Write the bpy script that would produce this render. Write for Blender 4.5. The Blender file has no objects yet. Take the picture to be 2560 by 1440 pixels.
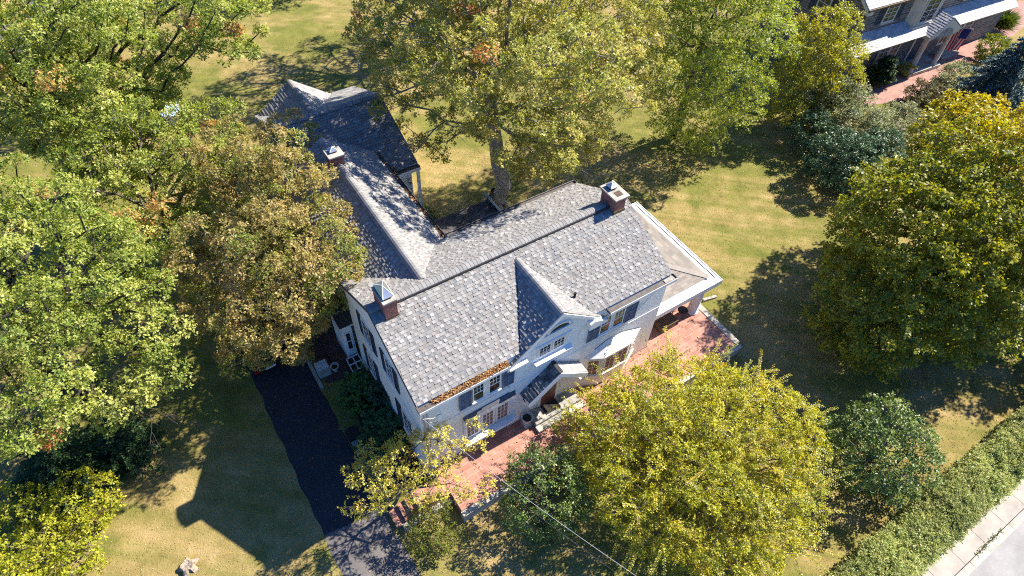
import bpy, math, random
import numpy as np
from mathutils import Vector, Matrix

random.seed(7)
RNG = np.random.default_rng(11)
S = bpy.context.scene
COL = S.collection

# ---------------------------------------------------------------- camera
cam_d = bpy.data.cameras.new("camera")
cam = bpy.data.objects.new("camera", cam_d)
COL.objects.link(cam)
right = Vector((0.8387692327371372, -0.5432722922199306, 0.036350938360055075))
up = Vector((0.3973468941182531, 0.6563826972416564, 0.641308974283337))
fwd = Vector((0.3722655234481591, 0.5234663038514231, -0.7664211693214101))
cam.matrix_world = Matrix(((right.x, up.x, -fwd.x, -4.212335),
                           (right.y, up.y, -fwd.y, -11.701046),
                           (right.z, up.z, -fwd.z, 28.153707),
                           (0, 0, 0, 1)))
cam_d.sensor_width = 36.0
cam_d.lens = 36.0 * 1601.116 / 2560.0
cam_d.clip_start = 0.1
cam_d.clip_end = 2000
S.camera = cam

# ---------------------------------------------------------------- sky and sun
SUN_EL = math.radians(41.0)
SUN_TO = Vector((1.146, -0.04, 1.0)).normalized()
w = bpy.data.worlds.new("World")
S.world = w
w.use_nodes = True
nt = w.node_tree
bg = nt.nodes["Background"]
sky = nt.nodes.new("ShaderNodeTexSky")
sky.sky_type = 'NISHITA'
sky.sun_disc = False
sky.sun_elevation = SUN_EL
sky.sun_rotation = math.atan2(SUN_TO.x, SUN_TO.y)
sky.air_density = 1.0
sky.dust_density = 0.6
sky.ozone_density = 2.0
hs = nt.nodes.new("ShaderNodeHueSaturation")
hs.inputs['Saturation'].default_value = 1.4
nt.links.new(sky.outputs[0], hs.inputs['Color'])
cl_ = nt.nodes.new("ShaderNodeMix")
cl_.data_type = 'RGBA'
cl_.blend_type = 'MULTIPLY'
cl_.inputs[0].default_value = 1.0
cl_.inputs[7].default_value = (0.6, 0.88, 1.28, 1)
nt.links.new(hs.outputs[0], cl_.inputs[6])
nt.links.new(cl_.outputs[2], bg.inputs[0])
bg.inputs[1].default_value = 0.066
sun_d = bpy.data.lights.new("sun", 'SUN')
sun_d.energy = 5.0
sun_d.angle = math.radians(0.53)
sun_d.color = (1.0, 0.92, 0.79)
sun = bpy.data.objects.new("sun", sun_d)
COL.objects.link(sun)
sun.rotation_euler = SUN_TO.to_track_quat('Z', 'Y').to_euler()
sun.location = (30, -5, 40)

S.view_settings.view_transform = 'Standard'
S.view_settings.look = 'None'
S.view_settings.exposure = 1.33
S.view_settings.gamma = 1.0
S.view_settings.use_curve_mapping = False
S.cycles.filter_width = 1.1
S.cycles.use_denoising = False
S.cycles.max_bounces = 6
S.cycles.diffuse_bounces = 3
S.cycles.glossy_bounces = 2
S.cycles.transmission_bounces = 4
S.cycles.transparent_max_bounces = 4

# ---------------------------------------------------------------- helpers: materials
MATS = {}


def new_mat(name):
    m = bpy.data.materials.new(name)
    m.use_nodes = True
    n = m.node_tree
    b = n.nodes["Principled BSDF"]
    MATS[name] = m
    return m, n, b


def coords(n, kind="Object", scale=1.0, rot=None):
    tc = n.nodes.new("ShaderNodeTexCoord")
    mp = n.nodes.new("ShaderNodeMapping")
    n.links.new(tc.outputs[kind], mp.inputs[0])
    mp.inputs['Scale'].default_value = (scale,) * 3 if np.isscalar(scale) else scale
    if rot:
        mp.inputs['Rotation'].default_value = rot
    return mp.outputs[0]


def noise(n, vec, scale, detail=4, rough=0.6, dist=0.0):
    t = n.nodes.new("ShaderNodeTexNoise")
    n.links.new(vec, t.inputs['Vector'])
    t.inputs['Scale'].default_value = scale
    t.inputs['Detail'].default_value = detail
    t.inputs['Roughness'].default_value = rough
    t.inputs['Distortion'].default_value = dist
    return t.outputs['Fac']


def ramp(n, fac, stops, mode='LINEAR'):
    r = n.nodes.new("ShaderNodeValToRGB")
    r.color_ramp.interpolation = mode
    e = r.color_ramp.elements
    while len(e) < len(stops):
        e.new(0.5)
    for i, (p, c) in enumerate(stops):
        e[i].position = p
        e[i].color = (c[0], c[1], c[2], 1) if len(c) == 3 else c
    n.links.new(fac, r.inputs[0])
    return r.outputs[0]


def mix(n, fac, a, b, mode='MIX'):
    m = n.nodes.new("ShaderNodeMix")
    m.data_type = 'RGBA'
    m.blend_type = mode
    for sock, val in ((m.inputs[0], fac), (m.inputs[6], a), (m.inputs[7], b)):
        if hasattr(val, 'is_linked') or hasattr(val, 'links'):
            n.links.new(val, sock)
        elif np.isscalar(val):
            sock.default_value = val
        else:
            sock.default_value = (*val, 1)
    return m.outputs[2]


def bump(n, b, height, strength=0.3, dist=0.02):
    bp = n.nodes.new("ShaderNodeBump")
    bp.inputs['Strength'].default_value = strength
    bp.inputs['Distance'].default_value = dist
    n.links.new(height, bp.inputs['Height'])
    n.links.new(bp.outputs[0], b.inputs['Normal'])


def simple(name, c, rough=0.7, var=0.12, scale=3.0, metal=0.0, bmp=0.0, bscale=40, spec=0.4):
    m, n, b = new_mat(name)
    v = coords(n)
    f = noise(n, v, scale, 6)
    lo = tuple(max(0, x * (1 - var * 1.6)) for x in c)
    hi = tuple(min(1, x * (1 + var)) for x in c)
    n.links.new(ramp(n, f, [(0.3, lo), (0.7, hi)]), b.inputs['Base Color'])
    b.inputs['Roughness'].default_value = rough
    b.inputs['Metallic'].default_value = metal
    b.inputs['Specular IOR Level'].default_value = spec
    if bmp:
        bump(n, b, noise(n, v, bscale, 4), bmp)
    return m


def attr_mat(name, rough=0.85, spec=0.2, grain=0.15, gscale=60, bmp=0.2):
    """surface whose own colour differs piece by piece (attribute 'tint')"""
    m, n, b = new_mat(name)
    a = n.nodes.new("ShaderNodeAttribute")
    a.attribute_name = "tint"
    v = coords(n)
    f = noise(n, v, gscale, 3)
    g = ramp(n, f, [(0.25, (1 - grain,) * 3), (0.75, (1 + grain * 0.6,) * 3)])
    n.links.new(mix(n, 1.0, a.outputs['Color'], g, 'MULTIPLY'), b.inputs['Base Color'])
    b.inputs['Roughness'].default_value = rough
    b.inputs['Specular IOR Level'].default_value = spec
    if bmp:
        bump(n, b, f, bmp, 0.01)
    return m


def leaf_mat(name, trans=0.42, rough=0.45, spec=0.35, gain=1.25):
    m, n, b = new_mat(name)
    a = n.nodes.new("ShaderNodeAttribute")
    a.attribute_name = "tint"
    n.links.new(a.outputs['Color'], b.inputs['Base Color'])
    b.inputs['Roughness'].default_value = rough
    b.inputs['Specular IOR Level'].default_value = spec
    t = n.nodes.new("ShaderNodeBsdfTranslucent")
    hs = n.nodes.new("ShaderNodeHueSaturation")
    hs.inputs['Saturation'].default_value = 1.15
    hs.inputs['Value'].default_value = gain
    n.links.new(a.outputs['Color'], hs.inputs['Color'])
    n.links.new(hs.outputs[0], t.inputs[0])
    ms = n.nodes.new("ShaderNodeMixShader")
    ms.inputs[0].default_value = trans
    n.links.new(b.outputs[0], ms.inputs[1])
    n.links.new(t.outputs[0], ms.inputs[2])
    n.links.new(ms.outputs[0], n.nodes["Material Output"].inputs[0])
    return m


leaf_mat("leaf")
leaf_mat("leaf_waxy", trans=0.15, rough=0.45, spec=0.45, gain=1.1)
leaf_mat("needle", trans=0.1, rough=0.5, spec=0.3, gain=1.0)
attr_mat("shingle")
attr_mat("slate", rough=0.6, spec=0.4, grain=0.25, gscale=25)
attr_mat("litter", rough=0.8, bmp=0)
simple("bark", (0.13, 0.11, 0.09), 0.9, 0.35, 6, bmp=0.6, bscale=18)
simple("bark_pale", (0.27, 0.25, 0.22), 0.9, 0.3, 5, bmp=0.5, bscale=20)
simple("bark_dark", (0.05, 0.042, 0.035), 0.9, 0.3, 6, bmp=0.5, bscale=18)
simple("white_paint", (0.8, 0.8, 0.78), 0.55, 0.06, 2)
simple("cream_paint", (0.62, 0.57, 0.47), 0.6, 0.08, 2)
simple("shutter_blue", (0.10, 0.16, 0.25), 0.55, 0.15, 4)
simple("shutter_navy", (0.03, 0.055, 0.09), 0.5, 0.15, 4)
simple("gutter_brown", (0.11, 0.095, 0.085), 0.6, 0.25, 4)
simple("flashing", (0.13, 0.09, 0.06), 0.5, 0.3, 6, metal=0.5)
simple("galvanised", (0.55, 0.6, 0.66), 0.32, 0.1, 5, metal=0.9)
simple("dark_metal", (0.03, 0.03, 0.035), 0.5, 0.2, 5)
simple("concrete", (0.42, 0.39, 0.34), 0.9, 0.25, 1.6, bmp=0.2, bscale=60)
simple("stone_grey", (0.34, 0.33, 0.3), 0.9, 0.3, 3, bmp=0.3)
simple("wood_grey", (0.36, 0.33, 0.29), 0.9, 0.35, 8, bmp=0.4, bscale=30)
simple("wicker", (0.17, 0.12, 0.075), 0.8, 0.35, 30, bmp=0.5, bscale=70)
simple("soil", (0.055, 0.042, 0.03), 1.0, 0.4, 5, bmp=0.6, bscale=25)
simple("ceramic", (0.6, 0.57, 0.52), 0.6, 0.15, 5)
simple("wire_black", (0.05, 0.05, 0.055), 0.5, 0.1, 4)
simple("wire_pale", (0.4, 0.4, 0.4), 0.5, 0.1, 4)
simple("roll_roof", (0.085, 0.078, 0.075), 0.95, 0.45, 2.2, bmp=0.3, bscale=50)
simple("car_black", (0.012, 0.013, 0.016), 0.25, 0.1, 3, spec=0.6)
simple("car_blue", (0.42, 0.55, 0.72), 0.25, 0.1, 3, spec=0.6)
simple("tail_red", (0.35, 0.015, 0.01), 0.3, 0.1, 3)
simple("rubber", (0.015, 0.015, 0.015), 0.9, 0.1, 3)
simple("plate", (0.7, 0.72, 0.75), 0.4, 0.1, 3)
simple("drape", (0.33, 0.16, 0.09), 0.8, 0.35, 9)
simple("interior", (0.012, 0.014, 0.018), 0.8, 0.3, 2)
simple("mat_dark", (0.03, 0.025, 0.022), 0.95, 0.3, 8)
simple("red_door", (0.13, 0.03, 0.03), 0.5, 0.2, 4)


def glass_mat():
    m, n, b = new_mat("window_glass")
    b.inputs['Base Color'].default_value = (0.018, 0.022, 0.026, 1)
    b.inputs['Roughness'].default_value = 0.06
    b.inputs['Specular IOR Level'].default_value = 0.6
    v = coords(n)
    bump(n, b, noise(n, v, 2.5, 2), 0.08, 0.05)


glass_mat()


def stucco_mat():
    m, n, b = new_mat("stucco")
    v = coords(n)
    big = noise(n, v, 0.7, 5)
    c = ramp(n, big, [(0.25, (0.78, 0.78, 0.76)), (0.6, (0.84, 0.84, 0.82))])
    st_ = noise(n, coords(n, scale=(3.2, 3.2, 0.22)), 1.0, 6, 0.7)
    c = mix(n, 1.0, c, ramp(n, st_, [(0.32, (0.86, 0.85, 0.82)), (0.46, (1, 1, 1))]), 'MULTIPLY')
    n.links.new(c, b.inputs['Base Color'])
    b.inputs['Roughness'].default_value = 0.9
    h1 = noise(n, v, 7.0, 6, 0.65)
    bump(n, b, h1, 0.35, 0.05)


stucco_mat()


def brick_mat(name, c1, c2, mortar, bw, bh, ms, axes="XYZ", bmp=0.5, dirt=0.35, rough=0.9, dscale=1.5):
    """running-bond masonry in the object's own coordinates; axes picks which pair of axes is the face"""
    m, n, b = new_mat(name)
    tc = n.nodes.new("ShaderNodeTexCoord")
    src = tc.outputs['Object']
    vec = src
    if axes == "BOX":  # vertical faces: run along x+y, rise along z
        sp = n.nodes.new("ShaderNodeSeparateXYZ")
        n.links.new(src, sp.inputs[0])
        ad = n.nodes.new("ShaderNodeMath")
        n.links.new(sp.outputs[0], ad.inputs[0])
        n.links.new(sp.outputs[1], ad.inputs[1])
        cb = n.nodes.new("ShaderNodeCombineXYZ")
        n.links.new(ad.outputs[0], cb.inputs[0])
        n.links.new(sp.outputs[2], cb.inputs[1])
        vec = cb.outputs[0]
    t = n.nodes.new("ShaderNodeTexBrick")
    n.links.new(vec, t.inputs['Vector'])
    t.inputs['Color1'].default_value = (*c1, 1)
    t.inputs['Color2'].default_value = (*c2, 1)
    t.inputs['Mortar'].default_value = (*mortar, 1)
    t.inputs['Scale'].default_value = 1.0
    t.inputs['Brick Width'].default_value = bw
    t.inputs['Row Height'].default_value = bh
    t.inputs['Mortar Size'].default_value = ms
    t.inputs['Mortar Smooth'].default_value = 0.3
    t.inputs['Bias'].default_value = 0.0
    f = noise(n, src, dscale, 6, 0.65)
    d = ramp(n, f, [(0.3, (1 - dirt,) * 3), (0.65, (1.08,) * 3)])
    n.links.new(mix(n, 1.0, t.outputs['Color'], d, 'MULTIPLY'), b.inputs['Base Color'])
    b.inputs['Roughness'].default_value = rough
    inv = n.nodes.new("ShaderNodeMath")
    inv.operation = 'SUBTRACT'
    inv.inputs[0].default_value = 1.0
    n.links.new(t.outputs['Fac'], inv.inputs[1])
    bump(n, b, inv.outputs[0], bmp, 0.01)
    return m


brick_mat("chimney_brick", (0.36, 0.10, 0.07), (0.23, 0.07, 0.055), (0.34, 0.27, 0.24), 0.21, 0.075, 0.009, "BOX", dirt=0.5, dscale=4)
brick_mat("terrace_tile", (0.47, 0.225, 0.165), (0.38, 0.175, 0.13), (0.5, 0.36, 0.3), 0.62, 0.3, 0.012, dirt=0.35)
brick_mat("old_brick", (0.14, 0.055, 0.045), (0.09, 0.04, 0.035), (0.12, 0.1, 0.09), 0.22, 0.11, 0.01, dirt=0.5)
brick_mat("walk_brick", (0.40, 0.21, 0.165), (0.32, 0.15, 0.12), (0.38, 0.27, 0.23), 0.34, 0.17, 0.012, dirt=0.3)
brick_mat("field_stone", (0.2, 0.175, 0.15), (0.085, 0.085, 0.09), (0.36, 0.34, 0.3), 0.62, 0.2, 0.025, "BOX", dirt=0.55, dscale=2.5)
brick_mat("sidewalk", (0.42, 0.375, 0.33), (0.38, 0.345, 0.305), (0.16, 0.13, 0.1), 1.6, 30.0, 0.018, dirt=0.3, dscale=1.2)


def asphalt(name, c, spot=0.4, scale=1.3):
    m, n, b = new_mat(name)
    v = coords(n)
    f = noise(n, v, scale, 7, 0.7)
    g = noise(n, v, 55, 3)
    base = ramp(n, f, [(0.28, tuple(x * (1 - spot) for x in c)), (0.72, tuple(x * (1 + spot) for x in c))])
    gr = ramp(n, g, [(0.3, (0.72,) * 3), (0.7, (1.25,) * 3)])
    n.links.new(mix(n, 1.0, base, gr, 'MULTIPLY'), b.inputs['Base Color'])
    b.inputs['Roughness'].default_value = 0.9
    bump(n, b, g, 0.35, 0.01)


asphalt("driveway_new", (0.028, 0.03, 0.035), 0.3, 0.8)
asphalt("driveway_old", (0.13, 0.118, 0.112), 0.3)
asphalt("road_asphalt", (0.29, 0.28, 0.27), 0.25, 0.6)


def lawn_mat():
    m, n, b = new_mat("lawn")
    v = coords(n)
    big = noise(n, v, 0.16, 6, 0.6, 0.4)
    mid = noise(n, v, 0.9, 6, 0.62)
    fine = noise(n, v, 9.0, 6, 0.75)
    dry = ramp(n, mid, [(0.28, (0.22, 0.172, 0.06)), (0.5, (0.315, 0.237, 0.095)), (0.72, (0.42, 0.313, 0.15))])
    grn = ramp(n, mid, [(0.3, (0.115, 0.13, 0.03)), (0.7, (0.225, 0.21, 0.055))])
    # mowing stripes: alternate passes lie in opposite directions and dry differently
    sv = coords(n, rot=(0, 0, math.radians(42)))
    mp2 = n.nodes.new("ShaderNodeMapping")
    n.links.new(sv, mp2.inputs[0])
    mp2.inputs['Scale'].default_value = (0.10, 1.15, 1.0)
    stripe = noise(n, mp2.outputs[0], 1.0, 5, 0.6, 0.25)
    a = n.nodes.new("ShaderNodeMath")
    a.operation = 'MULTIPLY_ADD'
    a.use_clamp = False
    n.links.new(stripe, a.inputs[0])
    a.inputs[1].default_value = 0.62
    n.links.new(big, a.inputs[2])
    a2 = n.nodes.new("ShaderNodeMath")
    a2.operation = 'MULTIPLY_ADD'
    n.links.new(fine, a2.inputs[0])
    a2.inputs[1].default_value = 0.14
    n.links.new(a.outputs[0], a2.inputs[2])
    fac = ramp(n, a2.outputs[0], [(0.80, (0, 0, 0)), (1.0, (1, 1, 1))])
    c = mix(n, fac, grn, dry)
    blades = ramp(n, noise(n, v, 30, 4, 0.8), [(0.28, (0.55, 0.55, 0.55)), (0.5, (1, 1, 1)), (0.75, (1.35, 1.3, 1.2))])
    n.links.new(mix(n, 1.0, c, blades, 'MULTIPLY'), b.inputs['Base Color'])
    b.inputs['Roughness'].default_value = 1.0
    b.inputs['Specular IOR Level'].default_value = 0.1
    bump(n, b, fine, 0.9, 0.06)


lawn_mat()

# ---------------------------------------------------------------- helpers: objects
OFF = {}


def link(o, parent=None):
    COL.objects.link(o)
    if parent is not None:
        o.parent = parent
        OFF[o.name] = OFF.get(parent.name, Vector((0, 0, 0)))
    return o


def thing(name, label, cat, loc=(0, 0, 0), rotz=0.0, group=None, local=False):
    o = bpy.data.objects.new(name, None)
    o.empty_display_size = 0.3
    o.location = loc
    o.rotation_euler = (0, 0, rotz)
    o["label"] = label
    o["category"] = cat
    if group:
        o["group"] = group
    COL.objects.link(o)
    OFF[o.name] = Vector((0, 0, 0)) if local else Vector(loc)
    return o


def tag(o, label, cat, group=None, kind=None):
    o["label"] = label
    o["category"] = cat
    if group:
        o["group"] = group
    if kind:
        o["kind"] = kind
    return o


class MB:
    """collects faces for ONE mesh object"""

    def __init__(self):
        self.v = []
        self.f = []
        self.c = []
        self.cur = (1, 1, 1)
        self.smooth = False

    def face(self, pts):
        i = len(self.v)
        self.v.extend([tuple(p) for p in pts])
        self.f.append(tuple(range(i, i + len(pts))))
        self.c.append(self.cur)

    def box(self, x0, x1, y0, y1, z0, z1):
        p = [(x0, y0, z0), (x1, y0, z0), (x1, y1, z0), (x0, y1, z0), (x0, y0, z1), (x1, y0, z1), (x1, y1, z1), (x0, y1, z1)]
        self.hexa(p)

    def hexa(self, p):
        i = len(self.v)
        self.v.extend([tuple(q) for q in p])
        for f in ((0, 3, 2, 1), (4, 5, 6, 7), (0, 1, 5, 4), (1, 2, 6, 5), (2, 3, 7, 6), (3, 0, 4, 7)):
            self.f.append(tuple(i + k for k in f))
            self.c.append(self.cur)

    def prism(self, poly, d):
        """closed solid: polygon (3-D points) pushed along vector d"""
        d = Vector(d)
        a = [Vector(p) for p in poly]
        bb = [p + d for p in a]
        nn = (a[1] - a[0]).cross(a[2] - a[0])
        if nn.dot(d) > 0:
            a.reverse()
            bb.reverse()
        i = len(self.v)
        k = len(a)
        self.v.extend([tuple(p) for p in a] + [tuple(p) for p in bb])
        self.f.append(tuple(i + j for j in range(k)))
        self.f.append(tuple(i + k + j for j in reversed(range(k))))
        for j in range(k):
            q = (j + 1) % k
            self.f.append((i + j, i + k + j, i + k + q, i + q))
        self.c.extend([self.cur] * (k + 2))

    def tube(self, path, r, seg=8, cap=True):
        path = [Vector(p) for p in path]
        rs = r if hasattr(r, '__len__') else [r] * len(path)
        base = len(self.v)
        up0 = Vector((0, 0, 1))
        for j, p in enumerate(path):
            t = (path[min(j + 1, len(path) - 1)] - path[max(j - 1, 0)]).normalized()
            a = t.cross(up0)
            if a.length < 0.05:
                a = t.cross(Vector((1, 0, 0)))
            a.normalize()
            b = t.cross(a)
            for s in range(seg):
                th = 2 * math.pi * s / seg
                self.v.append(tuple(p + (a * math.cos(th) + b * math.sin(th)) * rs[j]))
        for j in range(len(path) - 1):
            for s in range(seg):
                q = (s + 1) % seg
                self.f.append((base + j * seg + s, base + j * seg + q, base + (j + 1) * seg + q, base + (j + 1) * seg + s))
                self.c.append(self.cur)
        if cap:
            self.f.append(tuple(base + s for s in reversed(range(seg))))
            self.f.append(tuple(base + (len(path) - 1) * seg + s for s in range(seg)))
            self.c.extend([self.cur] * 2)

    def lathe(self, prof, cx, cy, seg=24):
        base = len(self.v)
        for r, z in prof:
            for s in range(seg):
                th = 2 * math.pi * s / seg
                self.v.append((cx + r * math.cos(th), cy + r * math.sin(th), z))
        for j in range(len(prof) - 1):
            for s in range(seg):
                q = (s + 1) % seg
                self.f.append((base + j * seg + s, base + j * seg + q, base + (j + 1) * seg + q, base + (j + 1) * seg + s))
                self.c.append(self.cur)

    def build(self, name, mat, parent=None, tint=False, smooth=False, bevel=0.0):
        off = OFF.get(parent.name, Vector((0, 0, 0))) if parent is not None else Vector((0, 0, 0))
        me = bpy.data.meshes.new(name)
        v = np.array(self.v, dtype=np.float64) - np.array(off)
        me.from_pydata(v.tolist(), [], self.f)
        if tint:
            at = me.attributes.new("tint", 'FLOAT_COLOR', 'CORNER')
            cc = []
            for f, c in zip(self.f, self.c):
                cc.extend([c[0], c[1], c[2], 1.0] * len(f))
            at.data.foreach_set("color", np.array(cc, dtype=np.float32))
        me.materials.append(MATS[mat])
        if smooth:
            me.polygons.foreach_set("use_smooth", [True] * len(me.polygons))
        me.update()
        o = bpy.data.objects.new(name, me)
        link(o, parent)
        if bevel:
            bv = o.modifiers.new("bevel", 'BEVEL')
            bv.width = bevel
            bv.segments = 2
            bv.limit_method = 'ANGLE'
        return o


def struct(name, mb, mat):
    o = mb.build(name, mat)
    o["kind"] = "structure"
    return o


class Wall:
    """a vertical wall plane: u runs along it, n points outward"""

    def __init__(self, O, u, n):
        self.O = Vector(O)
        self.u = Vector(u)
        self.n = Vector(n)

    def p(self, u, d, z):
        q = self.O + self.u * u + self.n * d
        return (q.x, q.y, z)

    def box(self, mb, u0, u1, d0, d1, z0, z1):
        P = self.p
        pts = [P(u0, d0, z0), P(u1, d0, z0), P(u1, d1, z0), P(u0, d1, z0), P(u0, d0, z1), P(u1, d0, z1), P(u1, d1, z1), P(u0, d1, z1)]
        if self.u.cross(self.n).z < 0:
            pts = [pts[i] for i in (1, 0, 3, 2, 5, 4, 7, 6)]
        mb.hexa(pts)


def window(W, root, u0, u1, z0, z1, cols=2, rows=2, frame=0.07, depth=0.05, mat="white_paint", sill=True, split=True, back=None, label=None, mun=0.022, topgrid=False):
    """double-hung window: frame with glazing bars (part), glass pane and sill (sub-parts)"""
    fr = MB()
    W.box(fr, u0 - frame, u0, 0.002, depth, z0 - frame, z1 + frame)
    W.box(fr, u1, u1 + frame, 0.002, depth, z0 - frame, z1 + frame)
    W.box(fr, u0, u1, 0.002, depth, z1, z1 + frame)
    W.box(fr, u0, u1, 0.002, depth, z0 - frame, z0)
    zm = (z0 + z1) / 2
    if split:
        W.box(fr, u0, u1, 0.0308, depth - 0.005, zm - 0.025, zm + 0.025)
    for i in range(1, cols):
        uc = u0 + (u1 - u0) * i / cols
        W.box(fr, uc - mun / 2, uc + mun / 2, 0.031, depth - 0.008, zm if topgrid else z0, z1)
    for j in range(1, rows):
        zc = z0 + (z1 - z0) * j / rows
        if split and abs(zc - zm) < 0.03:
            continue
        if topgrid and zc < zm:
            continue
        W.box(fr, u0, u1, 0.0312, depth - 0.009, zc - mun / 2, zc + mun / 2)
    f = fr.build("window", mat, root)
    if label:
        f["label"] = label
    g = MB()
    W.box(g, u0, u1, 0.024, 0.030, z0, z1)
    g.build("pane", back or "window_glass", f)
    if sill:
        s = MB()
        W.box(s, u0 - frame - 0.04, u1 + frame + 0.04, 0.004, depth + 0.05, z0 - frame - 0.06, z0 - frame - 0.002)
        s.build("sill", mat, f)
    return f


def shutter(W, root, u0, u1, z0, z1, mat="shutter_blue", d=0.055):
    m = MB()
    a = 0.055
    W.box(m, u0, u0 + a, 0.012, d, z0, z1)
    W.box(m, u1 - a, u1, 0.012, d, z0, z1)
    zm = z0 + (z1 - z0) * 0.52
    for z in (z0, zm - a / 2, z1 - a):
        W.box(m, u0 + a, u1 - a, 0.013, d - 0.002, z, z + a)
    uc = (u0 + u1) / 2
    W.box(m, uc - 0.02, uc + 0.02, 0.014, d - 0.004, z0 + a, zm - a / 2)
    W.box(m, uc - 0.02, uc + 0.02, 0.014, d - 0.004, zm + a / 2, z1 - a)
    for za, zb in ((z0 + a, zm - a / 2), (zm + a / 2, z1 - a)):
        k = max(2, int((zb - za) / 0.075))
        for i in range(k):
            zc = za + (zb - za) * (i + 0.5) / k
            W.box(m, u0 + a, uc - 0.02, 0.015, d - 0.022, zc - 0.024, zc + 0.022)
            W.box(m, uc + 0.02, u1 - a, 0.015, d - 0.022, zc - 0.024, zc + 0.022)
    return m.build("shutter", mat, root)


def clip_poly(poly, ax, val, keep_gt):
    out = []
    for i in range(len(poly)):
        a, b = poly[i], poly[(i + 1) % len(poly)]
        ia = (a[ax] >= val) if keep_gt else (a[ax] <= val)
        ib = (b[ax] >= val) if keep_gt else (b[ax] <= val)
        if ia:
            out.append(a)
        if ia != ib:
            t = (val - a[ax]) / (b[ax] - a[ax])
            out.append((a[0] + (b[0] - a[0]) * t, a[1] + (b[1] - a[1]) * t))
    return out


SHINGLE_GREYS = [((0.27, 0.262, 0.25), 3), ((0.30, 0.292, 0.278), 3.5), ((0.335, 0.325, 0.31), 2.6), ((0.225, 0.222, 0.222), 2.2), ((0.29, 0.27, 0.25), 3), ((0.25, 0.232, 0.216), 1.6), ((0.375, 0.367, 0.35), 0.8)]
SHINGLE_LOW = [((0.215, 0.21, 0.204), 3), ((0.245, 0.238, 0.228), 3), ((0.18, 0.18, 0.182), 2), ((0.235, 0.217, 0.203), 2)]
CAP_GREYS = [((0.26, 0.252, 0.243), 3), ((0.23, 0.225, 0.22), 2), ((0.29, 0.282, 0.272), 2)]


def pick(pal):
    r = random.random() * sum(w for _, w in pal)
    for c, w in pal:
        r -= w
        if r <= 0:
            return c
    return pal[-1][0]


def shingles(mb, poly, pal=SHINGLE_GREYS, expo=0.145, wmin=0.1, wmax=0.175, thick=0.024, base=0.0, jit=0.3):
    """real overlapping roof tabs laid in courses over a planar polygon; poly in world points, first edge = eave direction"""
    P = [Vector(p) for p in poly]
    u = (P[1] - P[0])
    u.z = 0 if abs(u.z) < 1e-6 else u.z
    u.normalize()
    n = None
    for i in range(2, len(P)):
        n = (P[1] - P[0]).cross(P[i] - P[0])
        if n.length > 1e-4:
            break
    n.normalize()
    if n.z < 0:
        n = -n
    v = n.cross(u)
    if v.z < 0:
        v = -v
    O = P[0]
    pts = [((p - O).dot(u), (p - O).dot(v)) for p in P]
    vmin = min(p[1] for p in pts)
    vmax = max(p[1] for p in pts)
    umin = min(p[0] for p in pts)
    umax = max(p[0] for p in pts)
    rows = int((vmax - vmin) / expo) + 1
    for r in range(rows):
        va = vmin + r * expo
        vb = va + expo
        x = umin - random.random() * 0.3
        dark_row = random.uniform(0.94, 1.05)
        tall = True
        while x < umax:
            wd = random.uniform(wmin, wmax)
            tall = not tall if random.random() < 0.85 else tall
            lam = pal is SHINGLE_GREYS
            c = pick(SHINGLE_LOW) if lam and not tall else pick(pal)
            k = dark_row * random.uniform(0.9, 1.1)
            mb.cur = (c[0] * k, c[1] * k, c[2] * k)
            hb = base + thick * random.uniform(1 - jit, 1 + jit) * ((1.25 if tall else 0.5) if lam else 1)
            cell = clip_poly(pts, 0, x, True)
            if cell:
                cell = clip_poly(cell, 0, x + wd, False)
            if cell:
                cell = clip_poly(cell, 1, va, True)
            if cell:
                cell = clip_poly(cell, 1, vb + 0.002, False)
            x += wd
            if len(cell) < 3:
                continue
            cl = []
            for q in cell:
                if not cl or (abs(q[0] - cl[-1][0]) + abs(q[1] - cl[-1][1])) > 1e-4:
                    cl.append(q)
            if len(cl) > 1 and abs(cl[0][0] - cl[-1][0]) + abs(cl[0][1] - cl[-1][1]) < 1e-4:
                cl.pop()
            if len(cl) < 3:
                continue
            top = []
            bot = []
            for q in cl:
                h = hb + (base + 0.003 - hb) * max(0, min(1, (q[1] - va) / expo))
                top.append(O + u * q[0] + v * q[1] + n * h)
                bot.append(O + u * q[0] + v * q[1] - n * 0.01)
            mb.face(top)
            for i in range(len(cl)):
                j = (i + 1) % len(cl)
                mb.face((bot[i], bot[j], top[j], top[i]))


def slab(mb, poly, t=0.12, drop=0.012):
    """solid roof deck below the shingles"""
    P = [Vector(p) for p in poly]
    n = None
    for i in range(2, len(P)):
        n = (P[1] - P[0]).cross(P[i] - P[0])
        if n.length > 1e-4:
            break
    n.normalize()
    if n.z < 0:
        n = -n
    mb.prism([p - n * drop for p in P], -n * t)


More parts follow.
